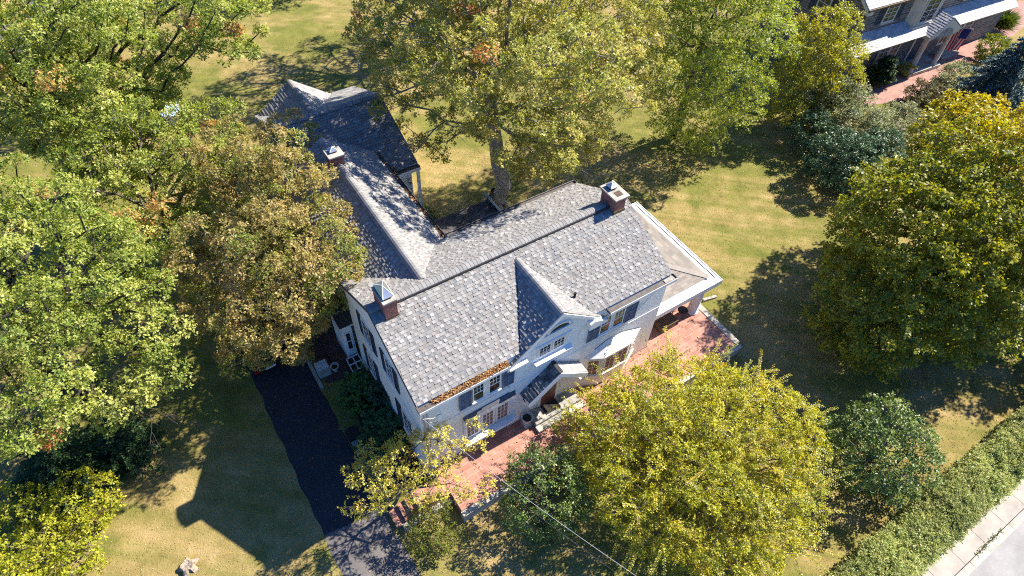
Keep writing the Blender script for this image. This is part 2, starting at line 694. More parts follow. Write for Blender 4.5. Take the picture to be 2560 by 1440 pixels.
def ridge_caps(mb, a, b, width=0.34, rise=0.07, slope=0.5, step=0.17, pal=None):
    """overlapping arched caps along a ridge from a to b"""
    a = Vector(a)
    b = Vector(b)
    d = b - a
    L = d.length
    d.normalize()
    s = d.cross(Vector((0, 0, 1))).normalized()
    k = int(L / step)
    for i in range(k):
        p0 = a + d * (i * step)
        p1 = a + d * (i * step + step * 1.04)
        c = pick(pal or CAP_GREYS)
        q = random.uniform(0.9, 1.08)
        mb.cur = (c[0] * q, c[1] * q, c[2] * q)
        ring0 = []
        ring1 = []
        for t in (-1, -0.55, -0.2, 0.2, 0.55, 1):
            z = rise - slope * width * abs(t) * 0.5 * (0.35 + 0.65 * abs(t)) * 2 * 0.5
            ring0.append(p0 + s * (t * width / 2) + Vector((0, 0, z + 0.016)))
            ring1.append(p1 + s * (t * width / 2) + Vector((0, 0, z + 0.004)))
        for j in range(5):
            mb.face((ring0[j], ring0[j + 1], ring1[j + 1], ring1[j]))
            mb.face((ring0[j] - Vector((0, 0, 0.03)), ring0[j + 1] - Vector((0, 0, 0.03)), ring0[j + 1], ring0[j]))

# ================================================================ ground, roads, terrace
def sheet(name, pts, z, mat):
    m = MB()
    m.face([(x, y, z) for x, y in pts])
    return struct(name, m, mat)


sheet("ground", [(-400, -400), (500, -400), (500, 500), (-400, 500)], 0.0, "lawn")
mb = MB()
edge_l = [(-4.98 + 0.025 * math.sin(y * 1.7) + 0.04 * math.sin(y * 4.1), y) for y in np.linspace(0.1, 17, 60)]
edge_r = [(-2.32 + 0.025 * math.sin(y * 2.3 + 1) + 0.03 * math.sin(y * 5.3), y) for y in np.linspace(-0.25, 17, 60)]
for i in range(59):
    mb.face([(*edge_l[i], 0.006), (*edge_r[i], 0.006), (*edge_r[i + 1], 0.006), (*edge_l[i + 1], 0.006)])
struct("driveway", mb, "driveway_new")
mb = MB()
el = [(-4.95 + 0.07 * math.sin(y * 2.1) + 0.2 * max(0, -2 - y) * 0.1, y) for y in np.linspace(-16, 0.1, 50)]
er = [(-2.3 + 0.05 * math.sin(y * 1.9 + 1), y) for y in np.linspace(-16, -0.25, 50)]
for i in range(49):
    mb.face([(*el[i], 0.006), (*er[i], 0.006), (*er[i + 1], 0.006), (*el[i + 1], 0.006)])
struct("driveway", mb, "driveway_old")
sheet("soil", [(-1.75, 0.2), (0.1, 0.1), (0.1, 6.9), (-1.1, 7.0), (-1.6, 3.0)], 0.005, "soil")
sheet("path", [(-1.95, 7.1), (-0.02, 6.6), (-0.02, 16.0), (-1.4, 16.0)], 0.03, "old_brick")
mb = MB()
mb.box(-2.32, -2.16, 7.0, 9.6, 0, 0.13)
struct("kerb", mb, "concrete")

# street at the front right
sheet("road", [(-300, -16.02), (300, -16.02), (300, -30), (-300, -30)], 0.004, "road_asphalt")
mb = MB()
for i in range(-30, 50):
    x0 = i * 3.05 - 0.35
    mb.box(x0 + 0.008, x0 + 3.042, -16.02, -15.72, -0.1, 0.12)
struct("kerb", mb, "concrete")
mb = MB()
mb.box(-120, 150, -15.69, -14.1, -0.1, 0.115)
sw = struct("sidewalk", mb, "sidewalk")
sw.location.x = 0.08
mb = MB()
mb.box(-120, 150, -15.72, -15.69, -0.1, 0.10)
struct("soil", mb, "soil")

# raised terrace along the front, walled in stone
mb = MB()
mb.box(0.44, 17.12, -2.36, -0.0, 0, 0.70)
mb.box(13.02, 17.12, 0.0, 7.3, 0, 0.70)
struct("terrace", mb, "terrace_tile")
mb = MB()
mb.box(0.40, 17.42, -2.62, -2.362, 0, 0.62)
mb.box(17.122, 17.44, -2.36, 7.3, 0, 0.74)
mb.box(13.02, 17.12, 7.302, 7.55, 0, 0.72)
struct("terrace_wall", mb, "concrete")
mb = MB()
mb.box(-1.06, 0.438, -1.34, -0.48, 0, 0.69)
mb.box(-1.41, -1.062, -1.34, -0.48, 0, 0.52)
mb.box(-1.76, -1.412, -1.34, -0.48, 0, 0.36)
mb.box(-2.2, -1.762, -1.34, -0.48, 0, 0.19)
struct("terrace_steps", mb, "terrace_tile")
mb = MB()
mb.box(-1.95, 0.42, -1.62, -1.345, 0, 0.24)
struct("terrace_wall", mb, "concrete")

# ================================================================ the white house
house = thing("white_house", "white stucco two storey house with grey shingled gable roofs and blue shutters", "house", (6.5, 3.6, 0))
LX, ZE, YR, ZR, YB, ZB = 13.0, 6.54, 3.83, 8.30, 7.28, 6.49
GX, GZ = 6.6, 8.07
SF = (ZR - ZE) / YR                # front slope
SB = (ZR - ZB) / (YB - YR)         # rear slope


def zroof_front(y):
    return ZE + SF * y


# ---- walls
mb = MB()
t = 0.02
prof = [(0.02, 0), (7.0, 0), (7.0, ZB - 0.0), (YR, ZR - 0.17), (0.02, ZE - 0.14)]
mb.prism([(0.06, y, z) for y, z in prof], (12.86, 0, 0))
mb.prism([(4.28, -0.02, 6.0), (4.28, -0.02, 0), (9.02, -0.02, 0), (9.02, -0.02, 6.0), (GX, -0.02, GZ - 0.2)], (0, 0.039, 0))
mb.build("wall", "stucco", house)
mb = MB()
mb.prism([(0.36, 7.002, 0), (5.0, 7.002, 0), (5.0, 7.002, 6.0), (2.68, 7.002, 7.78), (0.36, 7.002, 6.0)], (0, 8.1, 0))
mb.build("wall", "stucco", house)
mb = MB()
mb.prism([(1.9, 15.9, 0), (1.9, 24.6, 0), (1.9, 24.6, 3.7), (1.9, 20.2, 5.8), (1.9, 15.9, 3.85)], (5.7, 0, 0))
mb.prism([(1.5, 20.3, 0), (6.0, 20.3, 0), (6.0, 20.3, 4.2), (3.9, 20.3, 5.78), (1.5, 20.3, 4.0)], (0, 3.7, 0))
mb.build("wall", "stucco", house)
Wf = Wall((0, -0.02, 0), (1, 0, 0), (0, -1, 0))
Wl = Wall((0.06, 0, 0), (0, 1, 0), (-1, 0, 0))
mb = MB()
Wf.box(mb, 0.07, 12.9, 0.0, 0.02, 4.27, 4.31)
Wl.box(mb, 0.03, 6.98, 0.0, 0.02, 4.27, 4.31)
mb.build("belt_course", "stucco", house)

# ---- main roof
front_poly = [(0, 0, ZE), (LX, 0, ZE), (LX, YR, ZR), (0, YR, ZR)]
back_poly = [(0, YB, ZB), (LX, YB, ZB), (LX, YR, ZR), (0, YR, ZR)]
ry0 = (GZ - ZE) / SF
sg = (GZ - 6.05) / 2.5
xv = GX - (GZ - ZE) / sg
xw = GX + (GZ - ZE) / sg
gl_poly = [(4.05, -0.14, 6.05 - 0.04), (4.05, 0.0, 6.05 - 0.04), (xv, 0.0, ZE), (GX, ry0, GZ), (GX, -0.14, GZ)]
gl_poly[0] = (4.05, -0.14, GZ - sg * (GX - 4.05))
gl_poly[1] = (4.05, 0.0, GZ - sg * (GX - 4.05))
gr_poly = [(2 * GX - x, y, z) for x, y, z in gl_poly]
rf = MB()
shingles(rf, front_poly)
shingles(rf, back_poly)
shingles(rf, gl_poly, base=0.02)
shingles(rf, gr_poly, base=0.02)
mr = rf.build("roof", "shingle", house, tint=True)
mb = MB()
slab(mb, front_poly)
slab(mb, back_poly)
slab(mb, gl_poly, 0.1, 0.0)
slab(mb, gr_poly, 0.1, 0.0)
mb.build("roof_deck", "white_paint", mr)
mb = MB()
ridge_caps(mb, (0.0, YR, ZR), (11.86, YR, ZR), 0.44, 0.085, 0.5)
mb.build("ridge_cap", "shingle", mr, tint=True)
mb = MB()
ridge_caps(mb, (12.56, YR, ZR), (13.0, YR, ZR), 0.44, 0.085, 0.5)
mb.build("ridge_cap", "shingle", mr, tint=True)
mb = MB()
ridge_caps(mb, (GX, -0.14, GZ), (GX, ry0 + 0.05, GZ), 0.42, 0.06, 0.8)
mb.build("ridge_cap", "shingle", mr, tint=True)
mb = MB()
mb.box(1.02, 11.85, YR - 0.24, YR - 0.18, ZR - 0.12, ZR + 0.02)
mb.build("ridge_vent", "dark_metal", mr)
mb = MB()   # valley flashings of the front gable
for sx in (-1, 1):
    x0 = GX + sx * (GX - xv)
    a = Vector((x0, 0, ZE + 0.03))
    b = Vector((GX, ry0, GZ + 0.03))
    mb.tube([a, b], 0.018, 5)
mb.build("valley_flashing", "dark_metal", mr)
mb = MB()
mb.tube([(8.1, 0.95, 6.85), (8.1, 0.95, 7.22)], 0.05, 10)
mb.tube([(8.1, 0.95, 7.22), (8.1, 0.95, 7.26)], 0.062, 10)
mb.build("vent_pipe", "rubber", mr)


# ---- box gutters (trough with floor, lip, white fascia below)
def gutter(x0, x1, y_in, y_out, z, mat="gutter_brown"):
    m = MB()
    s = -1 if y_out < y_in else 1
    lo, hi = min(y_in, y_out), max(y_in, y_out)
    m.box(x0, x1, lo, hi, z - 0.13, z - 0.07)
    if s < 0:
        m.box(x0, x1, y_out - 0.03, y_out, z - 0.13, z + 0.0)
    else:
        m.box(x0, x1, y_out, y_out + 0.03, z - 0.13, z + 0.0)
    m.box(x0 - 0.03, x0, lo - 0.03, hi + 0.03, z - 0.13, z + 0.01)
    m.box(x1, x1 + 0.03, lo - 0.03, hi + 0.03, z - 0.13, z + 0.01)
    g = m.build("gutter", mat, house)
    m = MB()
    if s < 0:
        m.box(x0 - 0.02, x1 + 0.02, y_out - 0.052, y_out - 0.032, z - 0.17, z - 0.02)
        m.box(x0 - 0.02, x1 + 0.02, y_out - 0.05, y_in - 0.0, z - 0.20, z - 0.172)
    else:
        m.box(x0 - 0.02, x1 + 0.02, y_out + 0.032, y_out + 0.052, z - 0.17, z - 0.02)
        m.box(x0 - 0.02, x1 + 0.02, y_in, y_out + 0.05, z - 0.20, z - 0.172)
    m.build("fascia", "white_paint", g)
    return g


gutter(-0.02, 4.02, -0.02, -0.27, ZE - 0.02)
gutter(9.2, 13.02, -0.02, -0.27, ZE - 0.02)
gutter(5.45, 13.02, YB + 0.02, YB + 0.26, ZB - 0.02)
mb = MB()
mb.box(12.4, 12.95, -0.25, -0.05, ZE - 0.085, ZE - 0.06)
mb.build("gutter_outlet", "wood_grey", house)
# gable rake boards and eave returns
mb = MB()
for sx in (-1, 1):
    a = (GX, -0.142, GZ - 0.02)
    b = (GX + sx * 2.58, -0.142, GZ - sg * 2.58 - 0.02)
    mb.prism([a, b, (b[0], b[1], b[2] - 0.17), (a[0], a[1], a[2] - 0.2)], (0, -0.03, 0))
mb.box(4.1, 5.0, -0.25, -0.025, 5.9, 5.98)
mb.prism([(8.15, -0.025, 5.92), (9.1, -0.025, 5.92), (9.1, -0.025, 6.1), (8.4, -0.025, 6.42), (8.15, -0.025, 6.3)], (0, -0.26, 0))
mb.build("rake_board", "white_paint", house)
mb = MB()
for sx, xx in ((0, 0.0), (1, 13.0)):
    mb = MB()
    for (y0, z0, y1, z1) in ((0, ZE, YR, ZR), (YR, ZR, YB, ZB)):
        p = [(xx, y0, z0 - 0.02), (xx, y1, z1 - 0.02), (xx, y1, z1 - 0.16), (xx, y0, z0 - 0.16)]
        mb.prism(p, (-0.025 if sx == 0 else 0.025, 0, 0))
    mb.build("rake_board", "gutter_brown", house)


# ---- chimneys
def chimney(x0, x1, y0, y1, zb, zt, flare=0.0):
    m = MB()
    m.box(x0, x1, y0, y1, zb, zt - 0.18)
    if flare:
        for i in range(3):
            e = flare * (i + 1) / 3
            m.box(x0 - e, x1 + e, y0 - e, y1 + e, zt - 0.18 + i * 0.06 + 0.001, zt - 0.12 + i * 0.06)
    else:
        m.box(x0 - 0.02, x1 + 0.02, y0 - 0.02, y1 + 0.02, zt - 0.18 + 0.001, zt)
    c = m.build("chimney", "chimney_brick", house)
    m = MB()
    e = flare + 0.03
    m.prism([(x0 - e, y0 - e, zt + 0.002), (x1 + e, y0 - e, zt + 0.002), (x1 + e, y1 + e, zt + 0.002), (x0 - e, y1 + e, zt + 0.002)], (0, 0, 0.07))
    m.build("chimney_crown", "concrete", c)
    return c


def spark_cap(c, x0, x1, y0, y1, z, h0=0.12, h1=0.2):
    m = MB()
    cx, cy = (x0 + x1) / 2, (y0 + y1) / 2
    m.box(x0 + 0.04, x1 - 0.04, y0 + 0.04, y1 - 0.04, z, z + h0)
    m.build("spark_screen", "dark_metal", c)
    m = MB()
    b = [(x0, y0, z + h0), (x1, y0, z + h0), (x1, y1, z + h0), (x0, y1, z + h0)]
    for i in range(4):
        m.face([b[i], b[(i + 1) % 4], (cx, cy, z + h0 + h1)])
    for i in range(4):
        a, d = b[i], b[(i + 1) % 4]
        m.face([a, d, (d[0], d[1], d[2] - 0.03), (a[0], a[1], a[2] - 0.03)])
    m.face([(q[0], q[1], q[2] - 0.03) for q in reversed(b)])
    k = m.build("spark_cap", "galvanised", c)
    m = MB()
    for q in b:
        m.tube([q, (cx, cy, z + h0 + h1 + 0.005)], 0.014, 5)
    m.build("cap_seam", "white_paint", c)


c1 = chimney(0.48, 1.0, 3.2, 4.25, 7.5, 8.95)
spark_cap(c1, 0.52, 0.96, 3.32, 4.22, 9.02, 0.12, 0.26)
mb = MB()
mb.box(0.455, 1.025, 3.165, 3.198, 7.9, 8.15)
mb.build("flashing", "flashing", c1)
c2 = chimney(11.9, 12.5, 3.3, 4.3, 7.5, 8.9, 0.07)
spark_cap(c2, 12.0, 12.42, 3.85, 4.28, 8.97, 0.14, 0.12)
mb = MB()
mb.box(12.05, 12.38, 3.4, 3.72, 8.9725, 8.985)
mb.build("flue", "flashing", c2)
mb = MB()
mb.box(11.875, 12.525, 3.26, 3.298, 7.95, 8.2)
mb.build("flashing", "flashing", c2)
c3 = chimney(2.3, 2.96, 12.95, 13.6, 7.0, 8.42, 0.03)
spark_cap(c3, 2.42, 2.82, 13.2, 13.55, 8.5, 0.1, 0.14)

# ---- rear wing roof
WX, WZ = 2.68, 8.0
sw_ = 0.725
yn = YR + (ZR - WZ) / SB
yv = YB
zv = ZB
xl = WX - (WZ - zv) / sw_
xr = WX + (WZ - zv) / sw_
wl_poly = [(0.06, 15.3, WZ - sw_ * 2.62), (0.06, yv + 0.02, WZ - sw_ * 2.62), (xl, yv, zv), (WX, yn, WZ), (WX, 15.3, WZ)]
wr_poly = [(5.3, 15.3, WZ - sw_ * 2.62), (5.3, yv + 0.02, WZ - sw_ * 2.62), (xr, yv, zv), (WX, yn, WZ), (WX, 15.3, WZ)]
rf = MB()
shingles(rf, wl_poly, thick=0.026, base=0.012)
shingles(rf, wr_poly, base=0.012)
wr = rf.build("roof", "shingle", house, tint=True)
mb = MB()
slab(mb, wl_poly)
slab(mb, wr_poly)
mb.build("roof_deck", "white_paint", wr)
mb = MB()
ridge_caps(mb, (WX, yn - 0.05, WZ), (WX, 12.9, WZ), 0.5, 0.09, 0.72, 0.19)
mb.build("ridge_cap", "shingle", wr, tint=True)
mb = MB()
ridge_caps(mb, (WX, 13.65, WZ), (WX, 15.3, WZ), 0.5, 0.09, 0.72, 0.19)
mb.build("ridge_cap", "shingle", wr, tint=True)
zg = WZ - sw_ * 2.62
mb = MB()
mb.box(5.31, 5.54, 7.75, 15.25, zg - 0.13, zg - 0.08)
mb.box(5.54, 5.57, 7.75, 15.25, zg - 0.13, zg - 0.0)
mb.build("gutter", "gutter_brown", house)

# ---- rear block roofs
gar_f = [(1.4, 15.7, 4.0), (8.0, 15.7, 4.0), (8.0, 20.2, 6.0), (1.4, 20.2, 6.0)]
gar_b = [(1.4, 24.7, 4.0), (8.0, 24.7, 4.0), (8.0, 20.2, 6.0), (1.4, 20.2, 6.0)]
thr_r = [(6.56, 20.2, 4.0), (6.56, 24.25, 4.0), (3.9, 24.25, 6.0), (3.9, 20.2, 6.0)]
thr_l = [(1.24, 20.2, 4.0), (1.24, 24.25, 4.0), (3.9, 24.25, 6.0), (3.9, 20.2, 6.0)]
rf = MB()
DK = [((c[0] * 0.9, c[1] * 0.9, c[2] * 0.9), w_) for c, w_ in SHINGLE_GREYS]
shingles(rf, gar_f, DK, expo=0.19, wmin=0.18, wmax=0.34, base=0.01)
shingles(rf, gar_b, DK, expo=0.19, wmin=0.18, wmax=0.34, base=0.01)
gr = rf.build("roof", "shingle", house, tint=True)
mb = MB()
slab(mb, gar_f)
slab(mb, gar_b)
mb.build("roof_deck", "white_paint", gr)
mb = MB()
ridge_caps(mb, (1.4, 20.2, 6.0), (8.0, 20.2, 6.0), 0.45, 0.07, 0.45)
mb.build("ridge_cap", "shingle", gr, tint=True)
rf = MB()
WARM = [((0.27, 0.255, 0.25), 2), ((0.31, 0.295, 0.285), 3), ((0.34, 0.32, 0.31), 2), ((0.235, 0.22, 0.22), 2)]
shingles(rf, thr_r, WARM, expo=0.2, wmin=0.2, wmax=0.36, base=0.02)
shingles(rf, thr_l, WARM, expo=0.2, wmin=0.2, wmax=0.36, thick=0.035, base=0.02)
tr = rf.build("roof", "shingle", house, tint=True)
mb = MB()
slab(mb, thr_r)
slab(mb, thr_l)
mb.build("roof_deck", "white_paint", tr)
mb = MB()
ridge_caps(mb, (3.9, 20.2, 6.0), (3.9, 24.25, 6.0), 0.5, 0.07, 0.75, 0.22)
mb.build("ridge_cap", "shingle", tr, tint=True)
mb = MB()
mb.box(5.6, 8.02, 15.45, 15.69, 3.84, 3.9)
mb.box(5.6, 8.02, 15.42, 15.45, 3.84, 3.98)
mb.build("gutter", "gutter_brown", house)
mb = MB()
mb.box(5.9, 8.05, 15.44, 16.1, 3.6, 3.83)
mb.box(7.86, 8.04, 16.1, 18.5, 3.62, 3.84)
mb.box(5.95, 7.62, 15.86, 15.895, 0.0, 3.6)
mb.build("fascia", "white_paint", house)
mb = MB()
for (px_, py_) in ((7.93, 15.6), (7.93, 17.2)):
    mb.box(px_ - 0.08, px_ + 0.08, py_ - 0.08, py_ + 0.08, 0, 3.6)
mb.build("porch_post", "white_paint", house)
mb = MB()
mb.tube([(7.4, 15.8, 2.95), (7.4, 15.7, 2.95)], 0.06, 10)
mb.lathe([(0.0, 2.62), (0.1, 2.66), (0.12, 2.85), (0.05, 3.0)], 7.4, 15.68, 12)
mb.build("wall_lamp", "galvanised", house)

# ---- flat roofed rear porch between the wings
mb = MB()
mb.box(5.0, 10.3, 7.0, 11.4, 3.05, 3.3)
fr_ = mb.build("flat_roof", "roll_roof", house)
mb = MB()
mb.box(5.0, 10.33, 11.402, 11.5, 3.05, 3.37)
mb.box(10.302, 10.4, 7.0, 11.5, 3.05, 3.37)
mb.build("roof_edge", "gutter_brown", fr_)
mb = MB()
mb.tube([(10.28, 10.1, 3.42), (10.28, 11.9, 3.42)], 0.07, 10)
mb.box(10.18, 10.38, 11.3, 11.95, 3.37, 3.5)
mb.build("downpipe", "galvanised", fr_)
mb = MB()
mb.box(5.1, 10.2, 7.1, 11.2, 0, 3.05)
mb.build("wall", "stucco", house)

# ---- windows and shutters of the front
for (s0, s1, p1a, p1b, p2a, p2b, t0, t1) in ((1.78, 2.38, 2.47, 2.92, 3.23, 3.71, 3.86, 4.44), (8.34, 8.98, 9.06, 9.55, 9.8, 10.34, 10.46, 11.16)):
    window(Wf, house, p1a, p1b, 4.76, 5.86, 3, 4, frame=0.055, mun=0.02, topgrid=True)
    window(Wf, house, p2a, p2b, 4.76, 5.86, 3, 4, frame=0.055, mun=0.02, topgrid=True)
    shutter(Wf, house, s0, s1, 4.58, 5.93)
    shutter(Wf, house, t0, t1, 4.58, 5.93)
    mb = MB()
    Wf.box(mb, p1a - 0.06, p2b + 0.06, 0.001, 0.02, 4.66, 5.95)
    mb.build("window_surround", "white_paint", house)
for a, b in ((5.69, 6.22), (6.42, 6.94)):
    window(Wf, house, a, b, 5.58, 6.14, 3, 3, frame=0.07, split=False, sill=False)
mb = MB()
Wf.box(mb, 5.45, 7.3, 0.004, 0.07, 6.27, 6.34)
Wf.box(mb, 5.55, 7.15, 0.001, 0.02, 5.4, 6.26)
Wf.box(mb, 5.42, 7.38, 0.004, 0.24, 5.22, 5.28)
Wf.box(mb, 5.46, 5.56, 0.004, 0.2, 5.06, 5.218)
Wf.box(mb, 7.22, 7.32, 0.004, 0.2, 5.06, 5.218)
mb.build("window_box", "white_paint", house)
mb = MB()   # half-round attic vent with its hood
arc = [(0.5 * math.cos(q), 0.3 * math.sin(q)) for q in np.linspace(0, math.pi, 15)]
mb.prism([Wf.p(6.55 + a, 0.03, 6.98 + b) for a, b in arc], (0, -0.02, 0))
mb.build("attic_vent", "window_glass", house)
mb = MB()
for i in range(14):
    a, b = arc[i], arc[i + 1]
    k = 1.22
    mb.hexa([Wf.p(6.55 + a[0], 0.002, 6.98 + a[1]), Wf.p(6.55 + b[0], 0.002, 6.98 + b[1]), Wf.p(6.55 + b[0], 0.09, 6.98 + b[1]), Wf.p(6.55 + a[0], 0.09, 6.98 + a[1]),
             Wf.p(6.55 + a[0] * k, 0.002, 6.98 + a[1] * k), Wf.p(6.55 + b[0] * k, 0.002, 6.98 + b[1] * k), Wf.p(6.55 + b[0] * k, 0.09, 6.98 + b[1] * k), Wf.p(6.55 + a[0] * k, 0.09, 6.98 + a[1] * k)])
Wf.box(mb, 5.8, 7.25, 0.003, 0.11, 6.9, 6.96)
mb.build("vent_hood", "white_paint", house)
# ground floor left triple window under a slate hood
for a, b in ((2.1, 2.64), (2.9, 3.42), (3.66, 4.19)):
    window(Wf, house, a, b, 1.98, 3.22, 3, 4, frame=0.08, depth=0.06, split=False, sill=False, back="drape")
mb = MB()
hp = [Wf.p(1.92, 0.002, 3.8), Wf.p(4.55, 0.002, 3.8), Wf.p(4.5, 0.2, 3.62), Wf.p(1.97, 0.2, 3.62)]
shingles(mb, [hp[3], hp[2], hp[1], hp[0]], [((0.1, 0.105, 0.125), 1), ((0.075, 0.08, 0.095), 1)], expo=0.14, base=0.03)
h = mb.build("window_hood", "slate", house, tint=True)
mb = MB()
Wf.box(mb, 1.96, 4.51, 0.002, 0.205, 3.5, 3.6)
mb.build("fascia", "white_paint", h)
mb = MB()
Wf.box(mb, 1.95, 4.45, 0.001, 0.02, 1.86, 3.5)
Wf.box(mb, 1.9, 4.62, 0.002, 0.34, 1.66, 1.76)
Wf.box(mb, 2.0, 4.5, 0.002, 0.26, 1.5, 1.658)
mb.build("window_box", "white_paint", house)
# canted bay on the right
bay = [(8.5, -0.02), (9.35, -0.42), (10.95, -0.42), (11.8, -0.02)]
mb = MB()
mb.prism([(x, y, 0.7) for x, y in bay], (0, 0, 2.42))
by = mb.build("bay", "white_paint", house)
mb = MB()
be = [(8.38, -0.02, 3.17), (9.3, -0.5, 3.17), (11.0, -0.5, 3.17), (11.92, -0.02, 3.17)]
tp = [(9.7, -0.02, 3.76), (10.6, -0.02, 3.76)]
mb.face([be[0], be[1], tp[0]])
mb.face([be[1], be[2], tp[1], tp[0]])
mb.face([be[2], be[3], tp[1]])
for i in range(3):
    a, b = be[i], be[i + 1]
    mb.face([(a[0], a[1], a[2] - 0.07), (b[0], b[1], b[2] - 0.07), b, a])
mb.face([(q[0], q[1], 3.10) for q in reversed(be)])
mb.build("bay_roof", "white_paint", by)
for i in range(3):
    a = Vector((*bay[i], 0))
    b = Vector((*bay[i + 1], 0))
    d = (b - a)
    L = d.length
    d.normalize()
    Wb = Wall(a, d, (d.y, -d.x, 0))
    if i == 1:
        window(Wb, house, 0.15, 0.72, 1.75, 2.95, 2, 4, frame=0.05, split=False, back="drape")
        window(Wb, house, 0.88, 1.45, 1.75, 2.95, 2, 4, frame=0.05, split=False, back="drape")
    else:
        window(Wb, house, 0.22, L - 0.22, 1.75, 2.95, 2, 4, frame=0.05, split=False, back="drape")
# gable hood over the front door
PX, PZ, PZ0, PD = 6.5, 4.5, 3.24, 0.7
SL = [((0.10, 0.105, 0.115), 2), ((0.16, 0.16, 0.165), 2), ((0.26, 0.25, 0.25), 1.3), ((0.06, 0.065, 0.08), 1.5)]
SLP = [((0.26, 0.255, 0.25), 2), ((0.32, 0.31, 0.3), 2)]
pl = [(4.86, -0.02, PZ0), (4.86, -PD, PZ0), (PX, -PD, PZ), (PX, -0.02, PZ)]
pr = [(8.14, -PD, PZ0), (8.14, -0.02, PZ0), (PX, -0.02, PZ), (PX, -PD, PZ)]
rf = MB()
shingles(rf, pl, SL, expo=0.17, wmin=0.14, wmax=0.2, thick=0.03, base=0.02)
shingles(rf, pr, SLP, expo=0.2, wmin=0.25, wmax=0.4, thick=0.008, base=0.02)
ph = rf.build("porch_hood", "slate", house, tint=True)
mb = MB()
slab(mb, pl, 0.1, 0)
slab(mb, pr, 0.1, 0)
for sx in (-1, 1):
    mb.prism([(PX, -PD + 0.002, PZ - 0.02), (PX + sx * 1.64, -PD + 0.002, PZ0 - 0.02), (PX + sx * 1.64, -PD + 0.002, PZ0 - 0.2), (PX + sx * 1.3, -PD + 0.002, PZ0 - 0.14), (PX, -PD + 0.002, PZ - 0.3)], (0, -0.05, 0))
for xx in (5.05, 7.86):
    mb.box(xx, xx + 0.1, -0.6, -0.022, 2.55, 2.68)
    mb.prism([(xx, -0.03, 2.3), (xx, -0.56, 3.05), (xx, -0.03, 3.05)], (0.09, 0, 0))
mb.build("hood_frame", "white_paint", ph)
mb = MB()
mb.box(PX - 0.09, PX + 0.09, -PD, -0.022, PZ + 0.02, PZ + 0.07)
mb.build("hood_flashing", "dark_metal", ph)
mb = MB()
Wf.box(mb, 5.95, 7.05, 0.003, 0.06, 1.05, 3.2)
dr = mb.build("door_surround", "white_paint", house)
mb = MB()
Wf.box(mb, 6.1, 6.9, 0.062, 0.09, 1.06, 3.05)
d_ = mb.build("door", "red_door", house)
mb = MB()
mb.tube([Wf.p(6.82, 0.09, 2.0), Wf.p(6.82, 0.14, 2.0)], 0.025, 8)
mb.build("handle", "galvanised", d_)

# ---- left gable wall windows
for (s0, s1, a, b, t0, t1) in ((4.02, 4.42, 4.5, 5.2, 5.28, 5.68), (1.85, 2.25, 2.33, 2.93, 3.0, 3.4)):
    window(Wl, house, a, b, 4.85, 6.25, 2, 4, frame=0.06)
    shutter(Wl, house, s0, s1, 4.75, 6.3, "shutter_navy")
    shutter(Wl, house, t0, t1, 4.75, 6.3, "shutter_navy")
for (s0, s1, a, b, t0, t1) in ((4.45, 4.85, 4.93, 5.5, 5.58, 5.98), (0.95, 1.0, 1.1, 1.95, 2.1, 2.62)):
    window(Wl, house, a, b, 1.75, 3.35, 2, 4, frame=0.06)
    if s1 - s0 > 0.1:
        shutter(Wl, house, s0, s1, 1.65, 3.4, "shutter_navy")
    shutter(Wl, house, t0, t1, 1.65, 3.4, "shutter_navy")
mb = MB()
mb.box(-0.42, 0.058, 7.6, 9.3, 0, 3.0)
ve = mb.build("entry_vestibule", "stucco", house)
mb = MB()
mb.box(-0.52, 0.2, 7.5, 9.4, 3.0, 3.1)
mb.build("entry_roof", "white_paint", ve)
mb = MB()
shingles(mb, [(-0.52, 7.5, 3.11), (0.3, 7.5, 3.11), (0.3, 9.4, 3.3), (-0.52, 9.4, 3.3)], [((0.07, 0.075, 0.07), 1)], base=0.01)
mb.build("entry_shingles", "shingle", ve, tint=True)
We = Wall((0, 7.6, 0), (1, 0, 0), (0, -1, 0))
window(We, house, -0.3, -0.1, 1.2, 2.5, 1, 2, frame=0.05)
# service pipes and meter cable at the left corner
mb = MB()
mb.tube([(0.18, -0.09, 0.2), (0.18, -0.09, 5.95), (0.18, -0.2, 6.2)], 0.035, 8)
mb.tube([(0.33, -0.07, 0.2), (0.33, -0.07, 6.1)], 0.025, 8)
mb.tube([(0.06, -0.3, 6.0), (0.45, -0.35, 5.75), (0.75, -0.22, 5.55), (0.95, -0.07, 5.2)], 0.018, 6)
mb.tube([(0.06, -0.3, 6.0), (0.3, -0.33, 5.55), (0.6, -0.2, 5.0), (0.75, -0.06, 4.75)], 0.018, 6)
mb.build("service_pipe", "wood_grey", house)

# ---- side porch on the right
PZ_ = 3.06
mb = MB()
band = 0.5
x1, y0, y1 = 17.75, 0.2, 7.2
mb.box(13.0, x1 - band, y0, y0 + band, PZ_ - 0.12, PZ_ - 0.04)
mb.box(x1 - band, x1, y0, y1, PZ_ - 0.12, PZ_ - 0.04)
mb.box(13.0, x1 + 0.03, y0 - 0.03, y0 - 0.001, PZ_ - 0.3, PZ_)
mb.box(x1 + 0.001, x1 + 0.03, y0, y1, PZ_ - 0.3, PZ_)
mb.box(13.0, x1 - 0.04, y0 + 0.0, y0 + 0.35, PZ_ - 0.42, PZ_ - 0.122)
mb.box(x1 - 0.35, x1 - 0.02, y0 + 0.36, y1, PZ_ - 0.42, PZ_ - 0.122)
pg = mb.build("porch_eave", "white_paint", house)
mb = MB()
mb.tube([(17.55, 0.5, PZ_ - 0.035), (17.55, 7.1, PZ_ - 0.035)], 0.025, 6)
mb.build("gutter_seam", "dark_metal", pg)
xi, yi = x1 - band, y0 + band
hz = PZ_ + 0.02
ps = 0.17
hip_y = yi + (xi - 13.0)
pf = [(13.0, yi, hz), (xi, yi, hz), (13.0, hip_y, hz + ps * (hip_y - yi))]
